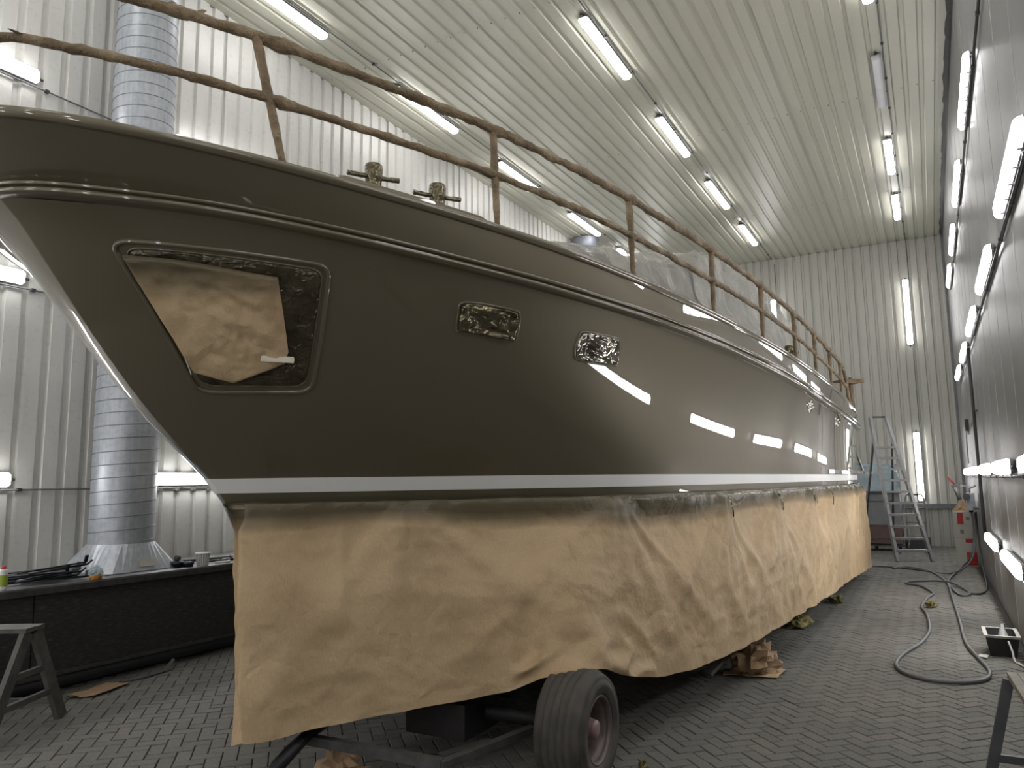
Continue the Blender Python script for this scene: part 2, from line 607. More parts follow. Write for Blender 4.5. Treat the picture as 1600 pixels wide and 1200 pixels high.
# trims
m = MB()
m.box(((XL + XR) / 2, YF - .03, .97), (XR - XL - .02, .05, .12))
struct(m.build('trim_1', MAT['cab_grey']), 'grey rail board across the far wall at hip height')
m = MB()
rows = []
for i in range(240):
    yv = YB + (YF - YB) * i / 239
    w = .05 + .05 * noise.noise(Vector((yv * 1.7, 0, 0)))
    a = .016 * noise.noise(Vector((yv * 5, 3, 0)))
    rows.append([(XR - .004, yv, ZC - .09 - w * .5 + a), (XR - .02 - abs(a), yv, ZC - .03), (XR - .055 - w * .4 + a, yv, ZC - .008)])
m.grid(rows, False)
struct(m.build('trim_2', MAT['dark']), 'ragged dark sealing strip in the corner of ceiling and right wall')
struct(MB().box((XR - .03, YF - .05, ZC / 2), (.06, .1, ZC - .02)).build('trim_3', MAT['cab_grey']), 'grey corner post between far and right wall')

# ------------------------------------------------------------------ floor of herringbone pavers
floor = struct(MB().box(((XL + XR) / 2, (YF + YB) / 2, -.06), (XR - XL + .4, LEN + .4, .1)).build('floor', MAT['sand']), 'grey herringbone paver floor')
BW, GAP = .095, .006
def paver(m, c, ang, L, W, zt, jig):
    R = Matrix.Rotation(ang, 3, 'Z') @ Matrix.Rotation(jig[0], 3, 'X') @ Matrix.Rotation(jig[1], 3, 'Y')
    m.box((c[0], c[1], zt - .015), (L, W, .03), R, 1., .004)
c45 = math.cos(PI / 4)
pav = []
N = 330
for i in range(-N, N):
    for j in range(-N, N):
        c = (i - j) % 4
        if c == 0:
            u, v, hor = (i + 1) * BW, (j + .5) * BW, True
        elif c == 3:
            u, v, hor = (i + .5) * BW, (j + 1) * BW, False
        else:
            continue
        X = -3.4 + (u - v) * c45
        Y = 9.0 + (u + v) * c45
        if XL - .02 < X < XR - .02 and .3 < Y < YF - .05:
            pav.append((X, Y, hor))
# nearest ones inside the view and clear of the boat become parts of their own
def view_px(p):
    d = Vector(p) - Vector((0, 0, CAM_H))
    zc = d.dot(F_)
    if zc < .1:
        return None
    return (800 + 1173.484 * d.dot(R_) / zc, 600 - 1173.484 * d.dot(U_) / zc, zc)
near = []
for idx, (X, Y, hor) in enumerate(pav):
    q = view_px((X, Y, 0))
    if q and -10 < q[0] < 1610 and q[1] < 1205:
        px, py, _ = q
        if (px < 352) or (px > 975) and not (-3.8 < X < -2.0):
            near.append((math.hypot(X, Y), idx))
near.sort()
single = set(i for _, i in near[:300])
pm = MB()
paver(pm, (0, 0), 0, 2 * BW - GAP, BW - GAP, 0, (0, 0))
pme = pm.mesh('paver')
pme.materials.append(MAT['paver'])
rest = MB()
tone = []
rnd = random.Random(3)
for idx, (X, Y, hor) in enumerate(pav):
    ang = PI / 4 if hor else 3 * PI / 4
    dz = rnd.uniform(-.003, .002)
    jig = (rnd.gauss(0, .010), rnd.gauss(0, .007))
    ang += rnd.gauss(0, .008)
    if idx in single:
        o = link('paver', pme, None, floor)
        o.location = (X, Y, dz)
        o.rotation_euler = (jig[0], jig[1], ang)
    else:
        paver(rest, (X, Y), ang, 2 * BW - GAP, BW - GAP, dz, jig)
        tone += [rnd.random() * 50] * 10
ro = rest.build('pavers', MAT['paver'], floor)
ro['kind'] = 'stuff'
at = ro.data.attributes.new('tone', 'FLOAT', 'FACE')
at.data.foreach_set('value', tone)

# ================================================================== TUBE LIGHTS
FL = 1.70
def fixture_parts(L, clips):
    hb, lens = MB(), MB()
    # housing: shallow tray with chamfered ends
    def ring(w, z, l):
        c = w * .35
        return [(-w, -l + c, z), (-w + c, -l, z), (w - c, -l, z), (w, -l + c, z), (w, l - c, z), (w - c, l, z), (-w + c, l, z), (-w, l - c, z)]
    def loft(m, rings, smooth=False):
        n = len(rings[0])
        vs = [p for r in rings for p in r]
        fs = [tuple(range(n)), tuple(reversed(range((len(rings) - 1) * n, len(rings) * n)))]
        for i in range(len(rings) - 1):
            for k in range(n):
                fs.append((i * n + k, (i + 1) * n + k, (i + 1) * n + (k + 1) % n, i * n + (k + 1) % n))
        m.add(vs, fs, smooth)
    loft(hb, [ring(.045, -.0, L / 2 - .05), ring(.066, -.02, L / 2 - .012), ring(.07, -.048, L / 2)])
    loft(lens, [ring(.066, -.0485, L / 2 - .006), ring(.064, -.075, L / 2 - .010), ring(.05, -.097, L / 2 - .024), ring(.026, -.106, L / 2 - .05)])
    cap = MB()
    cap.cyl((0, 0, -.025), .017, .05, 10, .012, (0, -1, 0))
    cap.cyl((0, 0, -.025), .022, .012, 10, None, (0, -1, 0))
    clip = MB()
    clip.box((0, 0, -.05), (.012, .04, .045))
    clip.box((-.008, 0, -.07), (.02, .03, .006))
    return hb.mesh('housing'), lens.mesh('diffuser'), cap.mesh('end_gland'), clip.mesh('clip')
HBM, LNM, CPM, CLM = fixture_parts(FL, True)
HBM.materials.append(MAT['lamp_body'])
LNM.materials.append(MAT['lens_on'])
LNM_OFF = LNM.copy()
LNM_OFF.materials.clear()
LNM_OFF.materials.append(MAT['lens_off'])
CPM.materials.append(MAT['dark'])
CLM.materials.append(MAT['clip'])

def fixture(start, run, out, label, group, lit=True, clips=False):
    """start: near end of the tube light on its mounting plane; run: along; out: away from the mounting plane"""
    run, out = Vector(run), Vector(out)
    side = run.cross(-out)
    c = Vector(start) + run * FL / 2
    o = empty('tube_light', (0, 0, 0), label, 'light', group)
    o.matrix_world = Matrix(((side.x, run.x, -out.x, c.x), (side.y, run.y, -out.y, c.y), (side.z, run.z, -out.z, c.z), (0, 0, 0, 1)))
    link('housing', HBM, None, o)
    link('diffuser', LNM if lit else LNM_OFF, None, o)
    link('end_gland', CPM, None, o, (0, -FL / 2, 0))
    e2 = link('end_gland', CPM, None, o, (0, FL / 2, 0))
    e2.rotation_euler = (0, 0, PI)
    if clips:
        for q in range(5):
            yy = -FL / 2 + .2 + q * (FL - .4) / 4
            link('clip', CLM, None, o, (.07, yy, 0))
            c2 = link('clip', CLM, None, o, (-.07, yy, 0))
            c2.rotation_euler = (0, 0, PI)
    return o
ORD = ['first', 'second', 'third', 'fourth', 'fifth', 'sixth']
def light_row(starts, fn, where, group, run, out, seen_from, near_clip=0, off=()):
    k = 0
    for s in starts:
        if s < seen_from:
            lab = 'lit tube light outside the view, ' + where
        else:
            lab = '%s tube light %s, %s from near end' % ('unlit grey' if s in off else 'lit', where, ORD[k])
            k += 1
        fixture(fn(s), run, out, lab, group, s not in off, s < near_clip)
def conduit(pts, label, r=.009, mat='cable', clips=0):
    e = empty('conduit', pts[0], label, 'cable')
    MB().tube(pts, r, 6).build('pipe', MAT[mat], e, True)
    L = (Vector(pts[-1]) - Vector(pts[0]))
    for i in range(clips):
        p = Vector(pts[0]) + L * (i + .5) / clips
        MB().box(p, (.035, .035, .03)).build('clip', MAT['dark'], e, True)
    return e
G = 'tube lights of the spray hall'
light_row([-.9, 2.2, 5.3, 8.47, 11.63, 14.78, 17.84], lambda s: (-3.56, s, ZC), 'on the ceiling row over the boat', G, (0, 1, 0), (0, 0, -1), 8)
light_row([-1.1, 2.0, 5.2, 8.3, 11.42, 14.55, 17.6], lambda s: (-.26, s, ZC), 'on the ceiling row nearest the right wall', G, (0, 1, 0), (0, 0, -1), 11, 0, (11.42,))
light_row([-1., 2.2, 5.4, 8.62, 11.80, 15.0, 18.0], lambda s: (-6.74, s, ZC), 'on the ceiling row nearest the left wall', G, (0, 1, 0), (0, 0, -1), 5)
for z, nm, st in ((5.78, 'upper left wall row', [-1., 2.2, 5.45, 8.6, 11.8, 15.]), (3.72, 'middle left wall row', [-1., 2.2, 8.6, 11.8]), (1.79, 'lower left wall row', [-1., 2.2, 5.40, 8.6, 11.8])):
    light_row(st, lambda s: (XL, s, z), 'on the ' + nm, G, (0, 1, 0), (1, 0, 0), 2)
light_row([-.6, 2.3, 5.16, 8.02, 10.92, 13.85, 16.7], lambda s: (XR - .002, s, 3.76), 'on the middle right wall row', G, (0, 1, 0), (-1, 0, 0), 5, 12)
light_row([-.6, 2.3, 5.3, 8.3, 11.25, 14.15, 16.9], lambda s: (XR - .002, s, 5.82), 'on the upper right wall row', G, (0, 1, 0), (-1, 0, 0), 8, 12)
light_row([5.3, 8.3, 11.0, 13.9, 16.8], lambda s: (XR - .002, s, 1.78), 'on the eye-level right wall row', G, (0, 1, 0), (-1, 0, 0), 5, 12)
light_row([8.15, 11.0], lambda s: (XR - .002, s, .84), 'on the knee-high right wall row', G, (0, 1, 0), (-1, 0, 0), 8, 12)
for x, z, lab in ((-.24, 6.72, 'upper upright tube light on the far wall, right of the boat railing'), (-.28, 2.8, 'lower upright tube light on the far wall behind the ladder'), (-3.5, 6.62, 'upright tube light on the far wall showing above the railing'), (-3.5, 2.8, 'upright tube light on the far wall hidden by the boat'), (-6.8, 6.7, 'upright tube light on the far wall in the left corner')):
    fixture((x, YF, z), (0, 0, -1), (0, -1, 0), lab, G)
    conduit([(x + .09, YF - .03, z + (1. if z > 4 else 2.3)), (x + .09, YF - .03, z - FL)], 'cable of the ' + lab, .008)
for x in (-6.8, -5.2, -3.5, -1.9, -.28):  # tubes added out of view to brighten the bow side of the skirt
    for z in (6.7, 2.8):
        fixture((x, YB, z), (0, 0, -1), (0, 1, 0), 'added fill tube light outside the view, upright on the near end wall', G)
conduit([(-3.56 + .095, 0, ZC - .025), (-3.56 + .095, YF - .1, ZC - .025)], 'thin cable linking the ceiling lights over the boat', .009, 'cable', 20)
conduit([(-.26 + .095, 0, ZC - .025), (-.26 + .095, YF - .1, ZC - .025)], 'thin cable linking the ceiling lights nearest the right wall', .009, 'cable', 20)
conduit([(-6.74 + .095, 0, ZC - .025), (-6.74 + .095, YF - .1, ZC - .025)], 'thin cable linking the ceiling lights nearest the left wall', .009, 'cable', 12)
for z, nm in ((5.78, 'upper'), (3.72, 'middle'), (1.79, 'lower')):
    conduit([(XL + .03, 0, z - .095), (XL + .03, YF - .1, z - .095)], 'thin cable linking the %s lights of the left wall' % nm, .009, 'cable', 24)
for z, nm in ((5.82, 'upper'), (3.76, 'middle'), (1.78, 'eye-level'), (.84, 'knee-high')):
    conduit([(XR - .03, 1, z - .095), (XR - .03, 12.7 if z < 1 else 18.6, z - .095)], 'dark pipe linking the %s lights of the right wall' % nm, .014, 'cable_dark', 18)
conduit([(XR - .075, 13.05, .78), (XR - .075, 13.05, 3.6)], 'black upright pipe on the right wall between two light rows', .022, 'cable_dark', 3)

# ================================================================== YACHT: lines of the hull (metres, stem towards the viewpoint)
XC=-3.45
def pchip(xs,ys):
    xs=np.array(xs,float);ys=np.array(ys,float);hh=np.diff(xs);d=np.diff(ys)/hh
    m=np.zeros(len(xs))
    for i in range(1,len(xs)-1):
        if d[i-1]*d[i]>0:
            w1=2*hh[i]+hh[i-1];w2=hh[i]+2*hh[i-1];m[i]=(w1+w2)/(w1/d[i-1]+w2/d[i])
    m[0]=d[0];m[-1]=d[-1]
    def f(x):
        x=np.clip(x,xs[0],xs[-1]);i=np.clip(np.searchsorted(xs,x)-1,0,len(xs)-2)
        t=(x-xs[i])/hh[i]
        return (1+2*t)*(1-t)**2*ys[i]+t*(1-t)**2*hh[i]*m[i]+t*t*(3-2*t)*ys[i+1]+t*t*(t-1)*hh[i]*m[i+1]
    return f
YE=14.8
Y0S,Y0R,Y0W=1.40,1.66,2.85
def fair(xs,ys,smax=.45):
    """fairs a pchip through the offsets so that highlights run clean along the hull"""
    f=pchip(xs,ys);x0,x1=xs[0],xs[-1]
    n=240
    g=x0+(x1-x0)*(np.linspace(0,1,n)**1.5)
    out=[]
    k=np.linspace(-2.4,2.4,25);w=np.exp(-k*k/2);w/=w.sum()
    for x in g:
        sg=min(smax,.32*(x-x0),.32*(x1-x))
        out.append(float((f(x+k*sg)*w).sum()))
    return pchip(g,out)
SHB=fair([1.40,1.43,1.478,1.7,2,3,4,5,6,7.5,9,11,13,14.1,14.6,14.8],[0,.2,.33,.585,.83,1.335,1.74,1.97,2.13,2.30,2.39,2.44,2.42,2.39,2.33,2.15])
RLB=fair([1.66,1.69,1.74,1.87,2.2,3,4,5,6,7.5,9,11,13,14.1,14.6,14.8],[0,.13,.27,.46,.77,1.267,1.725,1.975,2.127,2.305,2.397,2.435,2.415,2.385,2.32,2.12])
HLB=fair([1.66,1.69,1.75,1.88,2.2,3,4,5,6,7.5,9,11,13,14.1,14.6,14.8],[0,.10,.225,.435,.765,1.267,1.725,1.975,2.127,2.305,2.397,2.435,2.415,2.385,2.32,2.12])
WLB=fair([2.85,2.90,3.1,3.5,4.0,4.5,5.5,6.5,8,10,12,13.2,14.1,14.6,14.8],[0,.09,.31,.65,1.066,1.555,1.835,2.013,2.174,2.317,2.37,2.36,2.33,2.26,2.06])
SHZ=fair([1.40,1.48,1.778,2.072,2.586,3.057,3.42,4.51,5.726,6.862,8.056,9.1,10.3,11.5,14.8],[3.222,3.21,3.180,3.157,3.127,3.106,3.080,3.014,2.972,2.937,2.905,2.885,2.865,2.845,2.80])
RLZ=fair([1.66,1.702,1.758,1.907,2.232,2.565,3.053,3.672,4.762,6.1,7.123,9.55,12,14.8],[2.955,2.942,2.928,2.907,2.890,2.860,2.825,2.767,2.722,2.680,2.632,2.53,2.51,2.50])
RLH=pchip([1.66,3.03,3.6,4.8,8,14.8],[.065,.07,.075,.08,.11,.12])
ZW=1.60
PF=fair([1.66,3.0,4.5,6.5,9,14.8],[1.18,1.18,1.31,1.31,1.57,1.57])
STY=fair([1.60,1.75,2.01,2.39,2.74,2.90,2.93],[2.93,2.80,2.49,2.13,1.84,1.70,1.66],.1)  # stem Y at height z
def line(t,s):
    """hull line at height fraction t (0 waterline, 1 rail bottom); s 0 stem .. 1 stern -> X offset b, Y, Z"""
    z0=ZW+(2.93-ZW)*t
    y0=STY(z0) if t<1 else Y0R
    Y=y0+s*(YE-y0)
    YW=Y0W+s*(YE-Y0W); YR=Y0R+s*(YE-Y0R)
    f=t**PF(YR)
    b=(1-f)*WLB(YW)+f*HLB(YR)
    Z=ZW+(RLZ(YR)-ZW)*t
    return b,Y,Z
def point(t,s):
    b,Y,Z=line(t,s);return np.array([XC+b,Y,Z])
def solve(Y,z):
    """t,s on hull for given Y,z"""
    t=.5;s=.3
    for k in range(14):
        s0,t0=s,t
        zr=float(RLZ(Y0R+s*(YE-Y0R))); t=np.clip((z-ZW)/(zr-ZW),0,1)
        z0=ZW+(2.93-ZW)*t; y0=float(STY(z0)) if t<1 else Y0R
        s=np.clip((Y-y0)/(YE-y0),0,1)
    return t,s
def hullX(Y,z):
    t,s=solve(Y,z); return float(line(t,s)[0])+XC
def hull_normal(Y, z):
    e = .01
    n = Vector((1, -(hullX(Y + e, z) - hullX(Y - e, z)) / (2 * e), -(hullX(Y, z + e) - hullX(Y, z - e)) / (2 * e)))
    return n.normalized()
def on_hull(Y, z, off=0.):
    p = Vector((hullX(Y, z), Y, z))
    return p + hull_normal(Y, z) * off if off else p

yacht = empty('motor_yacht', (XC, 8.0, 0.), 'large motor yacht in glossy bronze-olive paint with white waterline stripe', 'boat')
SS = [(i / 150) ** 1.7 for i in range(151)]

def both(fn, ss=SS):
    """row of points from port stern round the stem to starboard stern; fn(s) -> (b, Y, Z)"""
    st = [fn(s) for s in ss]
    return [(XC - b, Y, Z) for b, Y, Z in reversed(st[1:])] + [(XC + b, Y, Z) for b, Y, Z in st]
def strip_end(m, rows):
    for i in range(len(rows) - 1):
        a, b, c, d = rows[i][0], rows[i][-1], rows[i + 1][-1], rows[i + 1][0]
        m.add([a, b, c, d], [(0, 1, 2, 3)])
def tup(x):
    return tuple(float(v) for v in x)

# --- topsides and bottom
rows = []
for k in range(19):
    rows.append(both(lambda s, t=k / 18: tup(line(t, s))))
def bottom(f, z):
    def fn(s):
        b, Y, Z = line(0., s)
        y0 = 2.93 + (1.60 - z) * .55
        return (float(b) * f, float(y0 + s * (YE - y0)), z)
    return fn
low = [both(bottom(.05, .52)), both(bottom(.55, .68)), both(bottom(.9, 1.05)), both(bottom(.985, 1.4))]
m = MB()
allr = low + rows
m.grid(allr)
strip_end(m, allr)
m.build('hull', MAT['hull'], yacht, True)
# --- white waterline stripe
def wl(z, off):
    def fn(s):
        zz = z
        t = (zz - ZW) / (float(RLZ(Y0R + s * (YE - Y0R))) - ZW)
        b, Y, Z = line(t, s)
        return (float(b) + off, float(Y) - off * (1 if s < .02 else 0), float(Z))
    return fn
m = MB()
st_ = [both(wl(1.660, -.001)), both(wl(1.661, .003)), both(wl(1.740, .003)), both(wl(1.741, -.001))]
for i in range(3):
    m.grid(st_[i:i + 2])
m.build('waterline_stripe', MAT['stripe'], yacht, True)
# --- rub rail
def offs(B, Y0, dz, off):
    def fn(s):
        e = .002
        Y = Y0 + s * (YE - Y0)
        s1, s2 = max(0, s - e), min(1, s + e)
        Y1, Y2 = Y0 + s1 * (YE - Y0), Y0 + s2 * (YE - Y0)
        tx, ty = float(B(Y2) - B(Y1)), Y2 - Y1
        L = math.hypot(tx, ty)
        nx, ny = ty / L, -tx / L
        if s == 0:
            nx, ny = 0, -1
        return (max(0, float(B(Y)) + nx * off), Y + ny * off, dz(Y))
    return fn
prof = [(-.13, .02), (0, -.04), (.03, -.01), (.05, .08), (.055, .2), (.05, .34), (.034, .40), (.034, .48), (.052, .54), (.06, .64), (.055, .76), (.03, .86), (.022, .95), (0, 1.04)]
m = MB()
rr = [both(offs(RLB, Y0R, lambda Y, f=f: float(RLZ(Y) + RLH(Y) * f), o)) for o, f in prof]
for i0, i1 in ((0, 1), (1, 2), (2, 5), (5, 6), (6, 7), (7, 8), (8, 10), (10, 11), (11, 13)):
    m.grid(rr[i0:i1 + 1])
strip_end(m, rr)
m.build('rub_rail', MAT['hull'], yacht, True)
# --- bulwark with rounded cap
rr = []
for k in range(7):
    f = k / 6
    def fn(s, f=f):
        YR, YS = Y0R + s * (YE - Y0R), Y0S + s * (YE - Y0S)
        g = f
        return (float((1 - g) * RLB(YR) + g * SHB(YS)), (1 - g) * YR + g * YS, float((1 - f) * (RLZ(YR) + RLH(YR)) + f * (SHZ(YS) - .045)))
    rr.append(both(fn))
m = MB()
m.grid(rr)
strip_end(m, rr)
m.build('bulwark', MAT['hull'], yacht, True)
cap = [(-.004, -.05), (.012, -.047), (.024, -.034), (.027, -.02), (.02, -.006), (0, 0), (-.05, 0), (-.066, -.01), (-.07, -.03), (-.06, -.05), (-.30, -.20)]
m = MB()
rr = [both(offs(SHB, Y0S, lambda Y, d=d: float(SHZ(Y)) + d, o)) for o, d in cap]
for i0, i1 in ((0, 1), (1, 5), (5, 6), (6, 9), (9, 10)):
    m.grid(rr[i0:i1 + 1])
m.build('cap_rail', MAT['hull'], yacht, True)
dk = [offs(SHB, Y0S, lambda Y: float(SHZ(Y)) - .19, -.28)(s) for s in SS[::3]]
m = MB()
m.grid([[(XC - b * g, Y, Z) for b, Y, Z in dk] for g in (1, .5, 0, -.5, -1)])
m.build('deck', MAT['deck'], yacht, True)
# --- low shelf with the bollards
m = MB()
rows_ = []
for i in range(13):
    s = (i / 12)
    Y = 2.52 + .85 * s
    b = float(SHB(Y)); z = float(SHZ(Y))
    hgt = .022 if 0 < i < 12 else 0
    rows_.append([(XC + b - .005, Y, z - .004), (XC + b - .012, Y, z + hgt), (XC + b - .13, Y + .06, z + hgt), (XC + b - .15, Y + .07, z - .02)])
m.grid(rows_, False)
m.build('bollard_shelf', MAT['hull'], yacht, True)
def bollard(Y, sc=1., lab=''):
    b = float(SHB(Y)) - .07
    z = float(SHZ(Y)) + .018
    g = MB()
    pr = [(.0, .0), (.036, .0), (.038, .03), (.041, .07), (.044, .1), (.04, .118), (.02, .124), (0, .124)]
    g.lathe([(r * sc, zz * sc) for r, zz in pr], 14)
    g.v = [(x * (1 + .09 * noise.noise(Vector((x * 60, y * 60, zz * 30)))), y * (1 + .09 * noise.noise(Vector((x * 60, y * 60, zz * 30 + 9)))), zz) for x, y, zz in g.v]
    o = g.build('bollard', MAT['foil'], yacht, False)
    o.matrix_local = Matrix.Translation((XC + b - yacht.location.x, Y - yacht.location.y, z))
    for sg in (-1, 1):
        a = MB()
        d = Vector((.55, .83, 0)).normalized() * sg
        pts = [d * .03 * sc + Vector((0, 0, .062 * sc)), d * .07 * sc + Vector((0, 0, .06 * sc)), d * .125 * sc + Vector((0, 0, .063 * sc))]
        a.tube(spline(pts, 6), .0125 * sc, 8, True, .35)
        a.build('cross_bar', MAT['foil'], o)
    o['label'] = lab
bollard(2.77, 1.05, 'foil-wrapped bollard nearer the bow')
bollard(3.10, 1.05, 'foil-wrapped bollard farther from the bow')
bollard(8.0, 1.0, 'small foil-wrapped bollard aft')

# --- wrapped railing
TOPZ = fair([1.0, 1.46, 1.834, 2.208, 3.37, 4.55, 5.715, 6.86, 7.93, 8.98, 10.07, 11.37, 13], [3.83, 3.775, 3.737, 3.709, 3.625, 3.527, 3.475, 3.43, 3.388, 3.355, 3.318, 3.31, 3.29], .3)
MIDZ = fair([1.0, 1.469, 1.788, 2.253, 3.391, 4.544, 5.69, 6.856, 7.954, 9.01, 10.18, 11.2, 13], [3.56, 3.508, 3.458, 3.427, 3.364, 3.281, 3.228, 3.19, 3.153, 3.115, 3.08, 3.068, 3.05], .3)
STN = [2.31, 3.40, 4.53, 5.715, 6.86, 8.02, 9.10, 10.24, 11.38]
def rail_pt(Y, Z):
    return Vector((XC + float(SHB(Y)) - .012, Y, Z))
def wrap_r(p, base):
    r = base
    for y in STN:
        r *= 1 + .45 * math.exp(-((p.y - y) / .035) ** 2)
    return r * (1 + .16 * noise.noise(p * 6) + .1 * noise.noise(p * 17))
def rail_curve(zf, y0, y1, step=.025):
    n = int((y1 - y0) / step)
    return [rail_pt(y0 + (y1 - y0) * i / n, float(zf(y0 + (y1 - y0) * i / n))) + Vector((noise.noise(Vector((i * .13, 1, 0))), 0, noise.noise(Vector((i * .13, 5, 0))))) * .004 for i in range(n + 1)]
pts = rail_curve(TOPZ, 1.415, 11.6)
pts += spline([pts[-1], rail_pt(11.95, 3.26), rail_pt(12.3, 3.14), rail_pt(12.5, 2.95), rail_pt(12.8, 2.82)], 14)[1:]
# round the bow to port so that the pulpit closes
bow = [Vector((2 * XC - p.x, p.y, p.z)) for p in pts[:120:2]][::-1]
pts = bow[:-1] + pts
MB().tube(pts, [wrap_r(p, .023) for p in pts], 10, True, .42).build('top_rail', MAT['wrap'], yacht, True)
pts = rail_curve(MIDZ, 1.415, 12.3)
bow = [Vector((2 * XC - p.x, p.y, p.z)) for p in pts[:120:2]][::-1]
pts = bow[:-1] + pts
MB().tube(pts, [wrap_r(p, .0195) for p in pts], 10, True, .42).build('middle_rail', MAT['wrap'], yacht, True)
for i, Y in enumerate(STN):
    lean = .10 if i == 0 else .02 if i < 3 else 0
    a = rail_pt(Y + .02 * (i == 0), float(SHZ(Y)) - .01)
    b = rail_pt(Y - lean, float(TOPZ(Y - lean)))
    n = 16
    pp = [a.lerp(b, k / n) for k in range(n + 1)]
    rs = [(.0155 + .007 * min(1, k / n * 1.7)) * (1 + .2 * noise.noise(Vector((k * .7, Y, 2)))) for k in range(n + 1)]
    MB().tube(pp, rs, 9, True, .2).build('stanchion', MAT['wrap'], yacht, True)
# torn paper tags of the wrapping
for (Y, zf, d) in ((1.90, TOPZ, (.0, .03, .03)), (2.0, TOPZ, (.0, .03, .035)), (2.1, TOPZ, (-.01, .05, .012)), (1.52, MIDZ, (.02, -.06, -.012)), (4.0, MIDZ, (.02, .05, -.02))):
    p = rail_pt(Y, float(zf(Y)) + .015)
    q = p + Vector(d)
    s = Vector((.012, .016, 0))
    MB().add([p - s, p + s, q + s * .6, q - s * .4, p - s + Vector((0, 0, .003)), p + s + Vector((0, 0, .003)), q + s * .6 + Vector((0, .003, .002)), q - s * .4 + Vector((.003, 0, .002))],
             [(0, 1, 2, 3), (4, 7, 6, 5), (0, 4, 5, 1), (1, 5, 6, 2), (2, 6, 7, 3), (3, 7, 4, 0)]).build('torn_paper', MAT['wrap'], yacht, True)
# stern gate
g = MB()
for Y, zt in ((13.15, 3.3), (13.5, 3.28)):
    g.tube([rail_pt(Y, 2.78), rail_pt(Y, 3.0), rail_pt(Y, zt)], .026, 9, True, .25)
g.build('stern_post', MAT['wrap'], yacht, True)
MB().bar(rail_pt(11.2, 2.985) + Vector((-.28, 0, 0)), rail_pt(13.6, 3.23) + Vector((-.02, 0, 0)), .05, .06).build('stern_board', MAT['wrap'], yacht, True)
MB().bar(rail_pt(13.0, 3.22) + Vector((-.2, 0, 0)), rail_pt(13.3, 3.24) + Vector((.12, 0, 0)), .24, .06).build('wrapped_step', MAT['wrap'], yacht, True)

# --- patches lying on the hull
def closed_curve(pts, n=6):
    P = pts
    out = []
    N = len(P)
    for i in range(N):
        a, b, c, d = (Vector(P[(i + k) % N]) for k in (-1, 0, 1, 2))
        for k in range(n):
            t = k / n
            out.append(.5 * ((2 * b) + (c - a) * t + (2 * a - 5 * b + 4 * c - d) * t * t + (3 * b - a - 3 * c + d) * t ** 3))
    return out
def poly_dense(P, n=8):
    out = []
    N = len(P)
    for i in range(N):
        a, b = Vector(P[i]), Vector(P[(i + 1) % N])
        out += [a.lerp(b, k / n) for k in range(n)]
    return out
def patch(boundary, off, crumple, freq, rings=12, shrink=1., edge=0., sharp=0.):
    """boundary: (Y, z) points; skin following the hull with crumple depth"""
    B = [Vector((p[0], p[1])) for p in boundary]
    c = sum(B, Vector((0, 0))) / len(B)
    rows_ = []
    for k in range(rings + 1):
        f = shrink * (1 - (k / rings) ** 1.3 * .995)
        row = []
        for b in B + [B[0]]:
            q = c + (b - c) * f
            n = hull_normal(q.x, q.y)
            p = Vector((hullX(q.x, q.y), q.x, q.y))
            w = min(1, k / 2.5)
            a = abs(noise.noise(p * freq)) + .5 * abs(noise.noise(p * freq * 2.3 + Vector((5, 1, 2)))) - .3
            if sharp:
                a += sharp * (1 - 2.2 * abs(noise.noise(p * freq * .8 + Vector((2, 7, 1))))) + .6 * sharp * (1 - 2.2 * abs(noise.noise(p * freq * 2.1 + Vector((9, 3, 1)))))
            row.append(p + n * (off * (1 if k else edge) + crumple * a * w))
        rows_.append(row)
    m = MB()
    m.grid(rows_, True)
    return m
WF = [(1.957, 2.762), (1.972, 2.785), (2.259, 2.769), (2.612, 2.752), (2.655, 2.725), (2.752, 2.471), (2.872, 2.203), (2.86, 2.178), (2.53, 2.169), (2.483, 2.202), (2.197, 2.499)]
def bead(boundary, r, off, name, mat, parent):
    pp = [on_hull(p[0], p[1], off) for p in boundary]
    pp.append(pp[0])
    return MB().tube(pp, r, 8, False).build(name, mat, parent, True)
def rounded(P, r, n=6):
    out = []
    N = len(P)
    for i in range(N):
        a, b, c_ = Vector(P[i - 1]), Vector(P[i]), Vector(P[(i + 1) % N])
        u, w_ = (a - b), (c_ - b)
        d = min(r, u.length * .45, w_.length * .45)
        p, q = b + u.normalized() * d, b + w_.normalized() * d
        for k in range(n + 1):
            t = k / n
            out.append((1 - t) ** 2 * p + 2 * t * (1 - t) * b + t * t * q)
        e = Vector(P[(i + 1) % N])
        nxt = e + (b - e).normalized() * d
        out += [q.lerp(nxt, k / 9) for k in range(1, 9)]
    return out
WQ = [(1.955, 2.790), (2.665, 2.750), (2.882, 2.178), (2.497, 2.168)]
wfd = rounded(WQ, .06)
w = bead(wfd, .013, .001, 'window_frame', MAT['hull'], yacht)
c0 = sum((Vector((p[0], p[1])) for p in WF), Vector((0, 0))) / len(WF)
inner = [c0 + (Vector((p[0], p[1])) - c0) * .915 for p in wfd]
bead(inner, .006, .001, 'inner_frame', MAT['hull'], yacht)
P1 = [(3.319, 2.658), (3.581, 2.651), (3.638, 2.621), (3.660, 2.518), (3.638, 2.489), (3.370, 2.510), (3.334, 2.527), (3.310, 2.600)]
P2 = [(4.110, 2.594), (4.376, 2.589), (4.416, 2.566), (4.441, 2.449), (4.402, 2.421), (4.119, 2.425), (4.069, 2.469), (4.070, 2.563)]
for PP, lab in ((P1, 'rim of the forward porthole'), (P2, 'rim of the aft porthole')):
    o = bead(closed_curve(PP, 5), .0075, .0, 'porthole_rim', MAT['hull'], yacht)
    o['label'] = lab
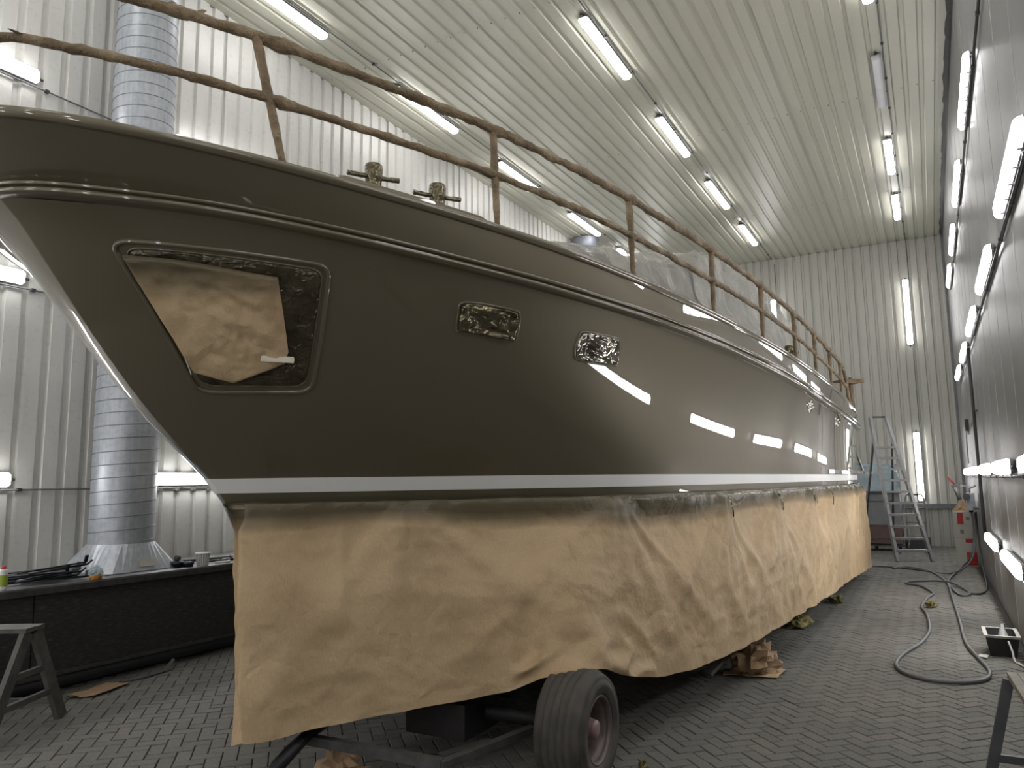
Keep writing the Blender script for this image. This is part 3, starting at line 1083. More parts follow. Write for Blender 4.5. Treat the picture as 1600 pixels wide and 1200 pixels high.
# masking over the openings: things of their own
film_w = empty('masking_film', on_hull(2.5, 2.2, .01), 'crinkled paint-coated film taped over the bow window around the kraft paper', 'film')
patch(inner, .007, .018, 11, 20, .99, 0., .5).build('film_sheet', MAT['film_dark'], film_w, True)
# loose bunched folds at the right edge and top
for (a, b, r) in (((2.60, 2.66), (2.70, 2.64), .013), ((2.66, 2.62), (2.72, 2.50), .012), ((2.70, 2.52), (2.80, 2.44), .010), ((2.72, 2.42), (2.80, 2.34), .011), ((2.10, 2.765), (2.40, 2.74), .009), ((2.30, 2.735), (2.52, 2.715), .011), ((2.62, 2.28), (2.80, 2.24), .010), ((2.74, 2.33), (2.86, 2.24), .009)):
    pp = []
    for k in range(13):
        f = k / 12
        pp.append(on_hull(a[0] - .04 + (b[0] - a[0]) * f, a[1] - .013 + (b[1] - a[1]) * f + .008 * math.sin(f * 9 + a[0] * 20), .008))
    MB().tube(pp, [r * math.sin(PI * (.08 + .84 * k / 12)) for k in range(13)], 7, True, .5).build('film_fold', MAT['film_dark'], film_w, True)
PAP = [(2.013, 2.742), (2.198, 2.726), (2.411, 2.696), (2.499, 2.689), (2.596, 2.532), (2.695, 2.369), (2.708, 2.319), (2.642, 2.271), (2.578, 2.225), (2.434, 2.269), (2.375, 2.333), (2.196, 2.531)]
pw = empty('masking_paper', on_hull(2.61, 2.232, .02), 'kraft paper sheet masking the bow window, misted olive along its top', 'paper')
pm_ = patch(poly_dense(PAP, 7), .036, .020, 7, 26, 1., .6, .5)
po = pm_.build('paper_sheet', MAT['kraft_mist'], pw, True)
at = po.data.attributes.new('mist', 'FLOAT', 'POINT')
at.data.foreach_set('value', [max(0, min(.8, (z - 2.52) / .26 + (2.2 - y) * .25)) for x, y, z in pm_.v])
for a, b, wd in (((2.605, 2.35), (2.725, 2.346), .016), ((2.371, 2.346), (2.428, 2.271), .008)):
    A = [on_hull(a[0] + (b[0] - a[0]) * k / 6, a[1] + (b[1] - a[1]) * k / 6, .05) for k in range(7)]
    MB().grid([[p + Vector((0, 0, wd)) for p in A], [p + Vector((.004, 0, 0)) for p in A], [p - Vector((0, 0, wd)) for p in A]]).build('tape_strip', MAT['tape'], pw, True)
for PP, mat, lab in ((P1, 'foil', 'olive-misted crinkled foil over the forward porthole'), (P2, 'foil_bright', 'shiny silver crinkled foil over the aft porthole')):
    cc = sum((Vector(p) for p in PP), Vector((0, 0))) / 8
    pc = [cc + (Vector((p[0], p[1])) - cc) * .95 for p in closed_curve(PP, 5)]
    f = patch(pc, .008, .024, 13, 20, 1., 0., .5).build('foil_cover', MAT[mat])
    tag(f, lab, 'foil', 'foil covers over the portholes')
for (Y, z, sc, lab) in ((8.565, 2.461, .12, 'small crumpled foil cap on the hull below the rub rail, nearer'), (10.584, 2.437, .13, 'small crumpled foil cap on the hull below the rub rail, nearer the stern')):
    B = [(Y + sc * 1.3 * math.cos(a) * (1 + .3 * math.sin(3 * a)), z + sc * .5 * math.sin(a) * (1 + .3 * math.cos(4 * a))) for a in [2 * PI * k / 18 for k in range(18)]]
    f = patch(B, .012, .05, 17, 6).build('crumpled_foil', MAT['foil_bright'])
    tag(f, lab, 'foil', 'foil caps on hull fittings')

# --- platform at the stern
m = MB()
outl = []
n = 24
for i in range(n + 1):
    Y = 10.1 + (15.9 - 10.1) * i / n
    b = float(WLB(min(Y, 14.2))) + .02 + .13 * min(1, (Y - 10.1) / 2.5) ** .8
    outl.append((XC + b, Y))
outl += [(XC + 2.2, 16.0), (XC - 2.2, 16.0)] + [(2 * XC - x, y) for x, y in reversed(outl)]
m.prism(outl, 1.752, 1.80)
m.build('swim_platform', MAT['hull'], yacht, True)
m = MB()
m.prism([(XC + 2.2, 14.3), (XC + 2.27, 14.3), (XC + 2.27, 15.1), (XC + 2.1, 15.3), (XC - 2.1, 15.3), (XC - 2.27, 15.1), (XC - 2.27, 14.3)], 1.45, 1.75)
m.build('platform_base', MAT['hull'], yacht, True)
# --- deckhouse under film
ROOF = pchip([3.4, 3.9, 5.3, 6.6, 7.15, 7.5, 7.9, 9, 11.7, 13.0, 13.8, 14.3], [2.98, 3.13, 3.44, 3.66, 3.76, 3.97, 4.03, 4.2, 4.33, 4.25, 3.6, 3.1])
def house_section(Y, infl=0., n=40):
    b0 = float(SHB(Y)) - .24
    b1 = min(1.44, b0 - .12)
    zr = float(ROOF(Y))
    zd = float(SHZ(Y)) - .12
    half = []
    pts = [(b0 + infl * 1.5, zd), (b1 + .10 + infl, zd + (zr - zd) * .55), (b1 + infl, zr - .05 + infl), (b1 - .12, zr + infl), (b1 * .55, zr + .07 + infl), (0, zr + .1 + infl)]
    sp = spline([(x, 0, z) for x, z in pts], 8)
    return sp
m = MB()
rows_ = []
for i in range(45):
    Y = 3.5 + (14.2 - 3.5) * i / 44
    sp = house_section(Y)
    rows_.append([(XC + p.x, Y, p.z) for p in sp] + [(XC - p.x, Y, p.z) for p in reversed(sp[:-1])])
m.grid(rows_)
m.build('deckhouse', MAT['house'], yacht, True)
def drape(y0, y1, infl, label, ny):
    m = MB()
    rows_ = []
    for i in range(ny + 1):
        Y = y0 + (y1 - y0) * i / ny
        sp = house_section(Y, infl)
        row = []
        for side in (1, -1):
            L = []
            for k, p in enumerate(sp):
                f = 1 - k / (len(sp) - 1)
                q = Vector((p.x * 3, Y * 2.2, p.z * 1.2))
                d = .05 * abs(noise.noise(q)) + .03 * abs(noise.noise(q * 2.7))
                fold = .055 * f ** 1.5 * (abs(math.sin(Y * 5.2 + 1.6 * noise.noise(Vector((Y, 0, p.z))))) + .6 * abs(math.sin(Y * 11.3 + p.z * 1.3)))
                L.append((XC + side * (p.x + fold + d * .6), Y + .05 * noise.noise(q * 1.3), p.z + d * (1 - f * .6)))
            row += L if side == 1 else L[-2::-1]
        rows_.append(row)
    m.grid(rows_)
    return tag(m.build('plastic_sheet', MAT['film']), label, 'plastic sheet', 'plastic sheets draped over the yacht deck')
drape(3.45, 7.2, .03, 'milky plastic sheet draped over the low cabin toward the bow', 90)
drape(7.0, 14.25, .06, 'milky plastic sheet hanging in folds over the tall wheelhouse aft', 150)

# ================================================================== PAPER SKIRT
BOT = [(2.90, -3.45, 2.998, .294), (2.965, -3.30, 2.965, .346), (3.255, -3.033, 3.255, .39), (3.516, -2.80, 3.516, .418), (3.758, -2.57, 3.752, .45), (3.952, -2.37, 3.92, .478), (4.169, -2.15, 4.06, .543), (4.308, -2.0, 4.10, .606), (4.476, -1.88, 4.245, .615), (4.669, -1.82, 4.55, .512), (5.17, -1.672, 5.17, .39), (5.649, -1.559, 5.649, .377), (6.488, -1.415, 6.488, .369), (7.356, -1.309, 7.356, .385), (9.641, -1.123, 9.641, .382), (12.124, -1.052, 12.124, .315), (14.7, -1.06, 14.7, .16)]
bu = [q[0] for q in BOT]
BX, BY, BZ = (pchip(bu, [q[k] for q in BOT]) for k in (1, 2, 3))
PIN = [2.9, 3.62, 4.72, 6.1, 7.4, 8.7, 9.7, 10.8, 11.7, 12.5, 13.3, 14.0, 14.6]
rows_, mist = [], []
NU, NV = 420, 76
def ridged(p):
    return 1 - 2 * abs(noise.noise(p))
us = [2.9 + (14.7 - 2.9) * (i / NU) ** 1.35 for i in range(NU + 1)]
def skirt_pt(u, v):
    top = Vector((XC + float(WLB(max(2.85, u - .075 * (14.8 - u) / 11.9))) + .03 * min(1, (u - 2.88) / .1), u - .012, 1.60))
    bot = Vector((float(BX(u)), float(BY(u)), float(BZ(u))))
    p = top.lerp(bot, v)
    # keep the paper hanging straight first, pushed out by the wheel lower down
    e = .02
    tx, ty = float(BX(u + e) - BX(u - e)), float(BY(u + e) - BY(u - e))
    n = Vector((ty + 1e-6, -tx, 0))
    n.normalize()
    if n.x < 0:
        n = -n
    hang = math.sin(PI * min(1, v))
    d = .02 * hang
    i = 0
    while i < len(PIN) - 2 and PIN[i + 1] < u:
        i += 1
    gap = PIN[i + 1] - PIN[i]
    q = (u - PIN[i]) / gap
    # bellied swag between two taped points, folds fanning from each point
    d -= .07 * math.sin(PI * q) * math.exp(-((v - .2) / .2) ** 2) * min(1, gap) * min(1, v / .12)
    for c_, sg in ((PIN[i], 1), (PIN[i + 1], -1)):
        x = sg * (u - c_)
        for slope, amp in ((.12, .05), (.45, .05), (.95, .045)):
            w_ = .03 + .12 * v
            d += amp * math.exp(-((x - slope * v * gap) / w_) ** 2) * min(1, v * 8) * math.exp(-v * 1.7)
    d += .030 * noise.noise(Vector((u * 1.1, v * 1.2, 4))) * min(1, v * 4)
    pw_ = Vector((u * 1.5, v * 1.5, 0))
    cr = ridged(pw_ + Vector((.3 * noise.noise(pw_ * 2), .3, 0)))
    d += .026 * max(0, cr - .5) * min(1, v * 3)
    d += .013 * ridged(pw_ * 2.6 + Vector((7, 2, 1))) * min(1, v * 3)
    d += .006 * ridged(pw_ * 6. + Vector((.4 * noise.noise(pw_ * 3), 0, 0)))
    d += .016 * math.exp(-v / .07) * ridged(Vector((u * 7.5, v * 5, 2))) * min(1, v * 40)
    # long vertical pleat at the overlap of two sheets
    d += .018 * math.exp(-((u - 3.33 - .02 * v) / .02) ** 2) * math.exp(-((v - .3) / .2) ** 2)
    # buckles above the wheel
    g = math.exp(-((u - 4.45) / .38) ** 2) * math.exp(-((v - .95) / .16) ** 2)
    d += g * .10 * ridged(Vector((u * 4.2, v * 7, 3)))
    if v > .97:
        p.z += .006 * noise.noise(Vector((u * 5, 0, 8)))
    return p + n * d
# return round the stem to port
for i in range(-14, NU + 1):
    row = []
    for j in range(NV + 1):
        v = (j / NV)
        if i >= 0:
            p = skirt_pt(us[i], v)
            u = us[i]
        else:
            f = -i / 14
            u = 2.9 + f * .45
            q = skirt_pt(2.9, v)
            q2 = skirt_pt(2.9 + f * .5, v)
            p = Vector((q.x - .012 * min(1, f * 5) + .05 * f, q.y + .30 * f, q.z))
        row.append(p)
        nn = .10 + .06 * noise.noise(Vector((u * 1.3, 0, 0))) + .05 * math.exp(-((u - 5) / .9) ** 2)
        mist.append(max(0., 1 - v / (1.45 * max(.04, nn))))
    rows_.append(row)
m = MB()
m.grid(rows_)
skirt = empty('paper_skirt', (XC + 1., 5.0, .3), 'long kraft paper skirt taped along the waterline and hanging just above the floor', 'masking paper')
so = m.build('paper_sheet', MAT['kraft_mist'], skirt, True)
at = so.data.attributes.new('mist', 'FLOAT', 'POINT')
at.data.foreach_set('value', mist)
# painted tape band along the top edge
def band(s0, u0, u1, n=200):
    rr_ = []
    for z, off in ((1.572, .040), (1.582, .042), (1.594, .034), (1.608, .008)):
        row = []
        for i in range(n + 1):
            u = u0 + (u1 - u0) * i / n
            w = .006 * noise.noise(Vector((u * 9, z * 20, 0)))
            row.append((XC + float(WLB(max(2.85, u - .075 * (14.8 - u) / 11.9))) + off + w, u, z + .012 * noise.noise(Vector((u * 3, 2, 0))) * (1 if z < 1.55 else .2)))
        rr_.append(row)
    mm = MB()
    mm.grid(rr_)
    return mm
band(0, 2.90, 6.2).build('tape_band', MAT['film_smooth'], skirt, True)
band(0, 6.2, 14.7).build('tape_band', MAT['foil'], skirt, True)
for u, v0, v1 in ((6.15, .03, .16), (7.4, .03, .16), (8.7, .02, .14), (9.75, .04, .18), (13.4, .03, .2)):
    A = [skirt_pt(u + .004 * k, v0 + (v1 - v0) * k / 8) + Vector((.006, -.003, 0)) for k in range(9)]
    wdt = [.012 * math.sin(PI * (.15 + .8 * k / 8)) for k in range(9)]
    MB().grid([[a - Vector((0, w_, 0)) for a, w_ in zip(A, wdt)], [a + Vector((.01, 0, 0)) for a in A], [a + Vector((0, w_, 0)) for a, w_ in zip(A, wdt)]]).build('gaping_seam', MAT['foil'], skirt, True)

# ================================================================== TRAILER
trailer = empty('boat_trailer', (XC, 4.1, 0), 'black steel boat trailer with a big rubber wheel under the yacht', 'trailer')
def wheel(x, y, r, side):
    """outer face at x looking along side"""
    tr = [(.185, .00), (.19, .012), (.2, .02), (.225, .022), (.235, .028), (.25, .026), (.265, .018), (.28, .012), (.292, .016), (.3, .004), (.309, -.012), (.314, -.03)]
    wdt = .25
    k = r / .325
    prof_ = [(a * k, b) for a, b in tr]
    gr = []
    for g in range(5):
        x0 = -.035 - g * .044
        gr += [(.322 * k, x0), (.324 * k, x0 - .015), (.323 * k, x0 - .030), (.315 * k, x0 - .033), (.315 * k, x0 - .038)]
    prof_ += gr + [(.30 * k, -wdt + .0), (.25 * k, -wdt - .02), (.185 * k, -wdt)]
    prof_.append(prof_[0])
    w = MB()
    w.lathe([(a, b * side) for a, b in prof_], 48, (x, y, r), 'X')
    t = w.build('tyre', MAT['tyre'], trailer, True)
    rm = MB()
    rp = [(.19, -.004), (.192, .008), (.182, .014), (.174, .004), (.168, -.012), (.172, -.02), (.160, -.03), (.150, -.05), (.146, -.09), (.14, -.115), (.09, -.12), (.075, -.105), (.0, -.105)]
    rm.lathe([(a * k, b * side) for a, b in rp], 40, (x, y, r), 'X')
    ro_ = rm.build('rim', MAT['rim'], trailer, True)
    hb = MB()
    hp = [(.062, -.11), (.06, -.05), (.055, -.035), (.052, -.02), (.05, -.008), (.03, .0), (0, .002)]
    hb.lathe([(a * k, b * side) for a, b in hp], 24, (x, y, r), 'X')
    h_ = hb.build('hub_cap', MAT['hub'], trailer, True)
    nt = MB()
    for q in range(6):
        a = q * PI / 3
        nt.cyl((x - side * .112, y + .085 * k * math.cos(a), r + .085 * k * math.sin(a)), .011, side * .02, 6, None, (1, 0, 0))
    nt.build('wheel_nut', MAT['frame_grey'], trailer, True)
wheel(-1.745, 4.09, .318, 1)
wheel(-4.42, 4.25, .318, -1)
MB().tube([(-2.0, 4.09, .318), (-4.2, 4.2, .318)], .045, 10).build('axle', MAT['rust'], trailer, True)
for sg in (-1, 1):
    MB().box((XC + sg * .62, 8.9, .46), (.1, 9.4, .16)).build('main_beam', MAT['black'], trailer, True)
for Y in (4.5, 5.2, 7.5, 10.0, 13.0):
    MB().box((XC + .1, Y, .36), (1.7, .12, .1)).build('cross_beam', MAT['rust'], trailer, True)
MB().box((-2.68, 4.05, .32), (.42, .42, .2)).build('spring_box', MAT['rust'], trailer, True)
MB().bar((-3.18, 3.33, .28), (-2.31, 3.38, .27), .05, .05).build('angle_bar', MAT['frame_grey'], trailer, True)
MB().bar((-2.31, 3.36, .27), (-2.12, 4.02, .29), .05, .04).build('angle_bar', MAT['frame_grey'], trailer, True)
MB().bar((-2.46, 3.58, .22), (-2.34, 3.92, .22), .06, .025).build('angle_bar', MAT['frame_grey'], trailer, True)
MB().tube([(-3.05, 2.72, .15), (-3.16, 3.3, .33), (-3.2, 4.0, .42), (-3.2, 4.5, .40)], .038, 10).build('drawbar', MAT['black'], trailer, True)
for Y in (4.2, 8.0, 12.0):
    MB().box((XC, Y, .525 if Y > 5 else .53), (.3, .3, .05)).build('keel_block', MAT['wood_grey'], trailer, True)
for sg in (-1, 1):
    MB().cyl((XC + sg * .8, 13.0, 0), .05, .4, 12).build('prop_leg', MAT['black'], trailer, True)
MB().cyl((-3.02, 2.72, .02), .05, .14, 12).build('jockey_foot', MAT['black'], trailer, True)

# ================================================================== EXHAUST BOX AND DUCTS (left)
plen = empty('exhaust_box', (-7.05, 5.5, 0), 'long low black cloth-fronted exhaust box along the left wall with metal top', 'exhaust box')
Y0_, Y1_ = 1.2, 18.5
MB().box((-7.06, (Y0_ + Y1_) / 2, .50), (.94, Y1_ - Y0_, .70)).build('body', MAT['black'], plen, True)
k = 0
y = Y0_
while y < Y1_ - .1:
    L = min(2.45, Y1_ - y)
    MB().box((-6.565, y + L / 2, .505), (.03, L - .012, .66), None, 1., .006).build('filter_panel', MAT['filter'], plen, True)
    y += L
MB().box((-7.03, (Y0_ + Y1_) / 2, .88), (1.02, Y1_ - Y0_, .035)).build('top_plate', MAT['bench_top'], plen, True)
MB().box((-6.53, (Y0_ + Y1_) / 2, .858), (.03, Y1_ - Y0_, .05)).build('edge_trim', MAT['frame_grey'], plen, True)
MB().box((-6.54, (Y0_ + Y1_) / 2, .165), (.03, Y1_ - Y0_, .03)).build('lower_rail', MAT['frame_grey'], plen, True)
MB().tube([(-6.70, Y0_, .085), (-6.70, Y1_, .085)], .078, 16).build('base_pipe', MAT['dark'], plen, True)
for yy in (2.0, 5.2, 8.5, 12, 15.5, 18.2):
    MB().box((-7.0, yy, .08), (.3, .1, .15)).build('foot', MAT['black'], plen, True)
def duct(x, y, r, lab, sticker):
    d = empty('ventilation_duct', (x, y, .9), lab, 'duct', 'spiral exhaust ducts on the left wall')
    z1 = 1.14
    MB().lathe([(r, z1), (r, ZC - .02)], 40, (x, y, 0)).build('pipe', MAT['galv'], d, True)
    pts = []
    turns = int((ZC - z1 - .1) / .128)
    for i in range(turns * 24 + 1):
        a = 2 * PI * i / 24
        pts.append((x + (r + .001) * math.cos(a), y + (r + .001) * math.sin(a), z1 + .04 + i / 24 * .128))
    MB().tube(pts, .0055, 5).build('spiral_seam', MAT['galv_seam'], d, True)
    m = MB()
    n = 40
    lo, hi = [], []
    for i in range(n):
        a = 2 * PI * (i + .5) / n
        c, s = math.cos(a), math.sin(a)
        q = max(abs(c), abs(s))
        lo.append((x + .40 * c / q, y + .40 * s / q, .905))
        hi.append((x + (r + .004) * c, y + (r + .004) * s, z1 + .02))
    m.add(lo + hi, [(i, (i + 1) % n, n + (i + 1) % n, n + i) for i in range(n)])
    m.build('hood', MAT['galv'], d, True)
    MB().box((x, y, .9), (.86, .86, .015)).build('flange', MAT['galv_seam'], d, True)
    MB().lathe([(r + .002, ZC - .34), (r + .025, ZC - .32), (r + .035, ZC - .16), (r + .035, ZC - .03)], 40, (x, y, 0)).build('collar', MAT['galv_seam'], d, True)
    if sticker:
        o = MB().box((0, 0, 0), (.003, .16, .07)).build('sticker', MAT['carton'], d)
        o.location = (.385, .02, .075)
        o.rotation_euler = (0, -.33, 0)
    return d
duct(-7.13, 4.78, .30, 'grey spiral exhaust duct rising beside the bow', True)
duct(-7.2, 16.95, .29, 'grey spiral exhaust duct whose collar shows above the yacht', False)

# ---- small things on the box top
ZT = .898
can = empty('spray_can', (-6.60, 3.42, ZT), 'white and green spray can at the left end of the box top', 'spray can')
MB().lathe([(0, 0), (.031, 0), (.033, .01), (.033, .15), (.028, .165), (0, .168)], 20).build('body', MAT['white_plastic'], can)
MB().lathe([(.0335, .03), (.0335, .12)], 20).build('label_band', MAT['green'], can)
MB().lathe([(.018, .165), (.016, .19), (0, .192)], 14).build('cap', MAT['red'], can)
rr = random.Random(11)
for i in range(16):
    L = rr.uniform(.35, .75)
    c = Vector((-6.76 + rr.uniform(-.1, .16), 3.78 + rr.uniform(-.12, .14), ZT + .016 + .006 * i))
    a = rr.uniform(.9, 2.1)
    d = Vector((math.cos(a) * .6, math.sin(a), rr.uniform(-.02, .10) * (1 if i > 8 else .05))).normalized()
    c.z += abs(d.z) * L / 2
    m = MB()
    if i % 3 == 0:
        m.bar(c - d * L / 2, c + d * L / 2, .03, .012)
        m.bar(c + d * L / 2, c + d * L / 2 + Vector((.02, 0, .06)), .03, .01)
    else:
        m.tube([c - d * L / 2, c, c + d * L / 2, c + d * (L / 2 + .02) + Vector((0, .02, .03))], rr.uniform(.008, .014), 8)
    tag(m.build('steel_rod', MAT['rod'] if i % 4 else MAT['alu']), ('flat steel bracket with a bent end in the pile by the spray can', 'pale round steel rod in the pile by the spray can', 'dark round steel rod in the pile by the spray can')[0 if i % 3 == 0 else 1 if i % 4 == 0 else 2], 'rod', 'rods and brackets piled on the box top')
cup = empty('lacquer_cup', (-6.56, 4.17, ZT), 'small cup of orange lacquer under crumpled clear film', 'cup')
MB().lathe([(0, 0), (.05, 0), (.056, .05), (.05, .05), (.046, .006), (0, .006)], 22).build('body', MAT['orange'], cup)
m = MB()
rows_ = []
for i in range(9):
    ph = PI / 2 * i / 8
    rows_.append([((.062 * math.cos(ph)) * math.cos(a) * (1 + .4 * noise.noise(Vector((a * 2, i, 0)))), (.062 * math.cos(ph)) * math.sin(a) * (1 + .4 * noise.noise(Vector((a * 2, i, 4)))), .045 + .07 * math.sin(ph) * (1 + .3 * noise.noise(Vector((a, i * .7, 9))))) for a in [2 * PI * k / 18 for k in range(19)]])
m.grid(rows_, False)
m.build('film_wrap', MAT['film_blue'], cup)
def pot(x, y, r, hgt, label, ball=False):
    e = empty('black_pot', (x, y, ZT), label, 'pot', 'black pots on the box top')
    MB().lathe([(0, 0), (r * .8, 0), (r * .85, hgt * .55), (r, hgt * .6), (r, hgt * .75), (r * .9, hgt), (0, hgt)], 22).build('body', MAT['rod'], e)
    if ball:
        MB().lathe([(.035 * math.sin(PI * k / 10), hgt + .03 - .035 * math.cos(PI * k / 10)) for k in range(11)], 18).build('ball_knob', MAT['frame_grey'], e)
pot(-6.72, 5.12, .062, .06, 'black pot with a ball knob near the white tub', True)
pot(-6.66, 5.20, .06, .05, 'flat black pot beside the white tub')
tub = empty('plastic_tub', (-6.64, 5.36, ZT), 'white plastic tub with ribbed sides on the box top', 'tub')
MB().lathe([(0, 0), (.056, 0), (.07, .12), (.075, .12), (.075, .128), (.066, .128), (.053, .008), (0, .008)], 26).build('body', MAT['white_plastic'], tub)
for q in range(18):
    a = 2 * PI * q / 18
    MB().bar((.058 * math.cos(a), .058 * math.sin(a), .01), (.0695 * math.cos(a), .0695 * math.sin(a), .115), .006, .004).build('rib', MAT['white_plastic'], tub)
for i, (a, b, mt) in enumerate((((-6.9, 5.0, .03), (-6.85, 5.75, .03), 'rod'), ((-6.95, 5.1, .045), (-6.75, 5.8, .045), 'alu'), ((-6.62, 5.5, .014), (-6.58, 5.62, .014), 'white_plastic'), ((-6.75, 5.5, .02), (-6.70, 5.78, .02), 'rod'))):
    m = MB().tube([Vector(a) + Vector((0, 0, ZT)), Vector(b) + Vector((0, 0, ZT))], .011, 8)
    m.cyl(Vector(b) + Vector((0, 0, ZT)), .017, .03, 8, None, (0, 1, 0))
    tag(m.build('hand_tool', MAT[mt]), ['long dark tool lying behind the white tub', 'pale steel tool lying behind the white tub', 'short white tool right of the white tub', 'short dark tool right of the white tub'][i], 'tool')

# ================================================================== TRESTLES
def trestle(c, L, S, hgt, half_len, splay, lab, mat_leg, mat_top, steel=False):
    e = empty('trestle', (c[0], c[1], 0), lab, 'trestle', 'work trestles on the floor')
    c, L, S = Vector((c[0], c[1], 0)), Vector((*L, 0)).normalized(), Vector((*S, 0)).normalized()
    up = Vector((0, 0, 1))
    for en in (-1, 1):
        p = c + L * en * half_len
        for sg in (-1, 1):
            MB().bar(p + S * sg * splay + up * .005, p + S * sg * .045 + up * (hgt - .02), .10 if not steel else .05, .035, L).build('leg', MAT[mat_leg], e, True)
        for f in ((.32, .58) if not steel else (.3,)):
            MB().bar(p + S * splay * (1 - f) * .97 + up * hgt * f, p - S * splay * (1 - f) * .97 + up * hgt * f, .03, .04).build('rung', MAT[mat_leg], e, True)
    for sg in (-1, 1):
        MB().bar(c - L * half_len + S * sg * (.055 if not steel else .024) + up * hgt, c + L * half_len + S * sg * (.055 if not steel else .024) + up * hgt, .10 if not steel else .045, .03, up, .03).build('top_board', MAT[mat_top], e, True)
        MB().bar(c - L * half_len + S * sg * splay * .8 + up * hgt * .2, c + L * half_len + S * sg * splay * .8 + up * hgt * .2, .03, .04).build('side_rail', MAT[mat_leg], e, True)
trestle((-5.98, 2.97), (-.87, -.5), (-.45, .89), .72, .36, .40, 'grey wooden trestle at the lower left corner', 'wood_grey', 'wood_grey')
trestle((.345, 4.56), (.05, -1), (1, .05), .62, .46, .19, 'grey steel trestle with a dusty board at the lower right corner', 'trestle_steel', 'trestle_top', True)

# ================================================================== FAR END
lad = empty('step_ladder', (-.8, 18.2, 0), 'tall grey aluminium platform stepladder standing by the stern', 'ladder')
fl, fr = Vector((-.75, 17.3, 0)), Vector((-.12, 17.5, 0))
tl, tr_ = Vector((-1.10, 18.2, 3.0)), Vector((-.80, 18.3, 3.0))
for a, b in ((fl, tl), (fr, tr_)):
    MB().bar(a, b, .055, .10, (-.4, .9, 0)).build('front_rail', MAT['alu'], lad, True)
MB().bar(tl, tr_, .04, .04).build('top_bar', MAT['frame_grey'], lad, True)
for i in range(10):
    f = (.215 + i * .235) / 3.0
    a, b = fl.lerp(tl, f), fr.lerp(tr_, f)
    MB().bar(a, b, .13, .045).build('step', MAT['alu'], lad, True)
for a, b in ((Vector((-1.52, 19.15, 0)), fl.lerp(tl, .86)), (Vector((-.90, 19.4, 0)), fr.lerp(tr_, .86))):
    MB().bar(a, b, .04, .05).build('rear_leg', MAT['frame_grey'], lad, True)
for f in (.12, .45):
    a = Vector((-1.52, 19.15, 0)).lerp(fl.lerp(tl, .86), f)
    b = Vector((-.90, 19.4, 0)).lerp(fr.lerp(tr_, .86), f)
    MB().bar(a, b, .03, .04).build('rear_brace', MAT['frame_grey'], lad, True)
for a, b, g in ((fl, fr, .12), (fr, fl, .12)):
    s0 = a.lerp(tl if a is fl else tr_, .02)
    p1 = fl.lerp(tl, .0717).lerp(fr.lerp(tr_, .0717), .2 if a is fl else .8)
    MB().bar(s0 + Vector((0, 0, .02)), p1, .02, .02).build('foot_brace', MAT['alu'], lad, True)
lad2 = empty('boarding_ladder', (-1.25, 15.5, 1.8), 'short aluminium ladder standing on the stern platform', 'ladder')
a0, b0, a1, b1 = Vector((-1.13, 15.62, 1.80)), Vector((-1.40, 15.62, 1.80)), Vector((-1.28, 15.05, 2.52)), Vector((-1.55, 15.05, 2.52))
for a, b in ((a0, a1), (b0, b1)):
    MB().bar(a, b, .03, .05).build('side_rail', MAT['alu'], lad2, True)
for f in (.2, .5, .8):
    MB().bar(a0.lerp(a1, f), b0.lerp(b1, f), .06, .025).build('step', MAT['alu'], lad2, True)

cabn = empty('tool_cabinet', (-1.2, 19.9, 0), 'grey and brown-red wheeled cabinet behind the ladder', 'cabinet')
MB().box((-1.3, 20.0, .86), (1.2, .7, 1.02)).build('upper_body', MAT['cab_grey'], cabn, True)
MB().box((-1.3, 19.63, 1.35), (1.27, .05, .05)).build('top_edge', MAT['frame_grey'], cabn, True)
MB().box((-1.3, 19.99, .62), (1.27, .76, .05)).build('middle_edge', MAT['alu'], cabn, True)
MB().box((-1.3, 19.64, .38), (1.2, .03, .42)).build('lower_panel', MAT['cab_brown'], cabn, True)
MB().box((-1.3, 20.02, .30), (1.2, .66, .3)).build('lower_body', MAT['cab_brown'], cabn, True)
MB().box((-1.3, 19.7, .13), (1.3, .1, .03)).build('base_rail', MAT['frame_grey'], cabn, True)
for x in (-1.8, -1.3, -.8):
    for yv in (19.75, 20.25):
        MB().cyl((x, yv, .065), .06, .04, 14, None, (1, 0, 0)).build('caster', MAT['dark'], cabn, True)
m = MB()
rows_ = []
for i in range(13):
    f = i / 12
    rows_.append([(-1.3 + (.62 - .1 * f) * math.cos(a) * (1 + .16 * noise.noise(Vector((a * 2, f * 3, 1)))), 20.0 + (.36 - .1 * f) * math.sin(a) * (1 + .16 * noise.noise(Vector((a * 2, f * 3, 7)))), 1.378 + .62 * math.sin(f * PI / 2) * (1 + .12 * noise.noise(Vector((a * 1.5, f, 3))))) for a in [2 * PI * k / 36 for k in range(37)]])
rows_.append([(-1.3, 20.0, 2.0)] * 37)
m.grid(rows_, False)
tag(m.build('wrapped_bundle', MAT['film_blue']), 'bundle under bluish plastic film on top of the cabinet', 'bundle')

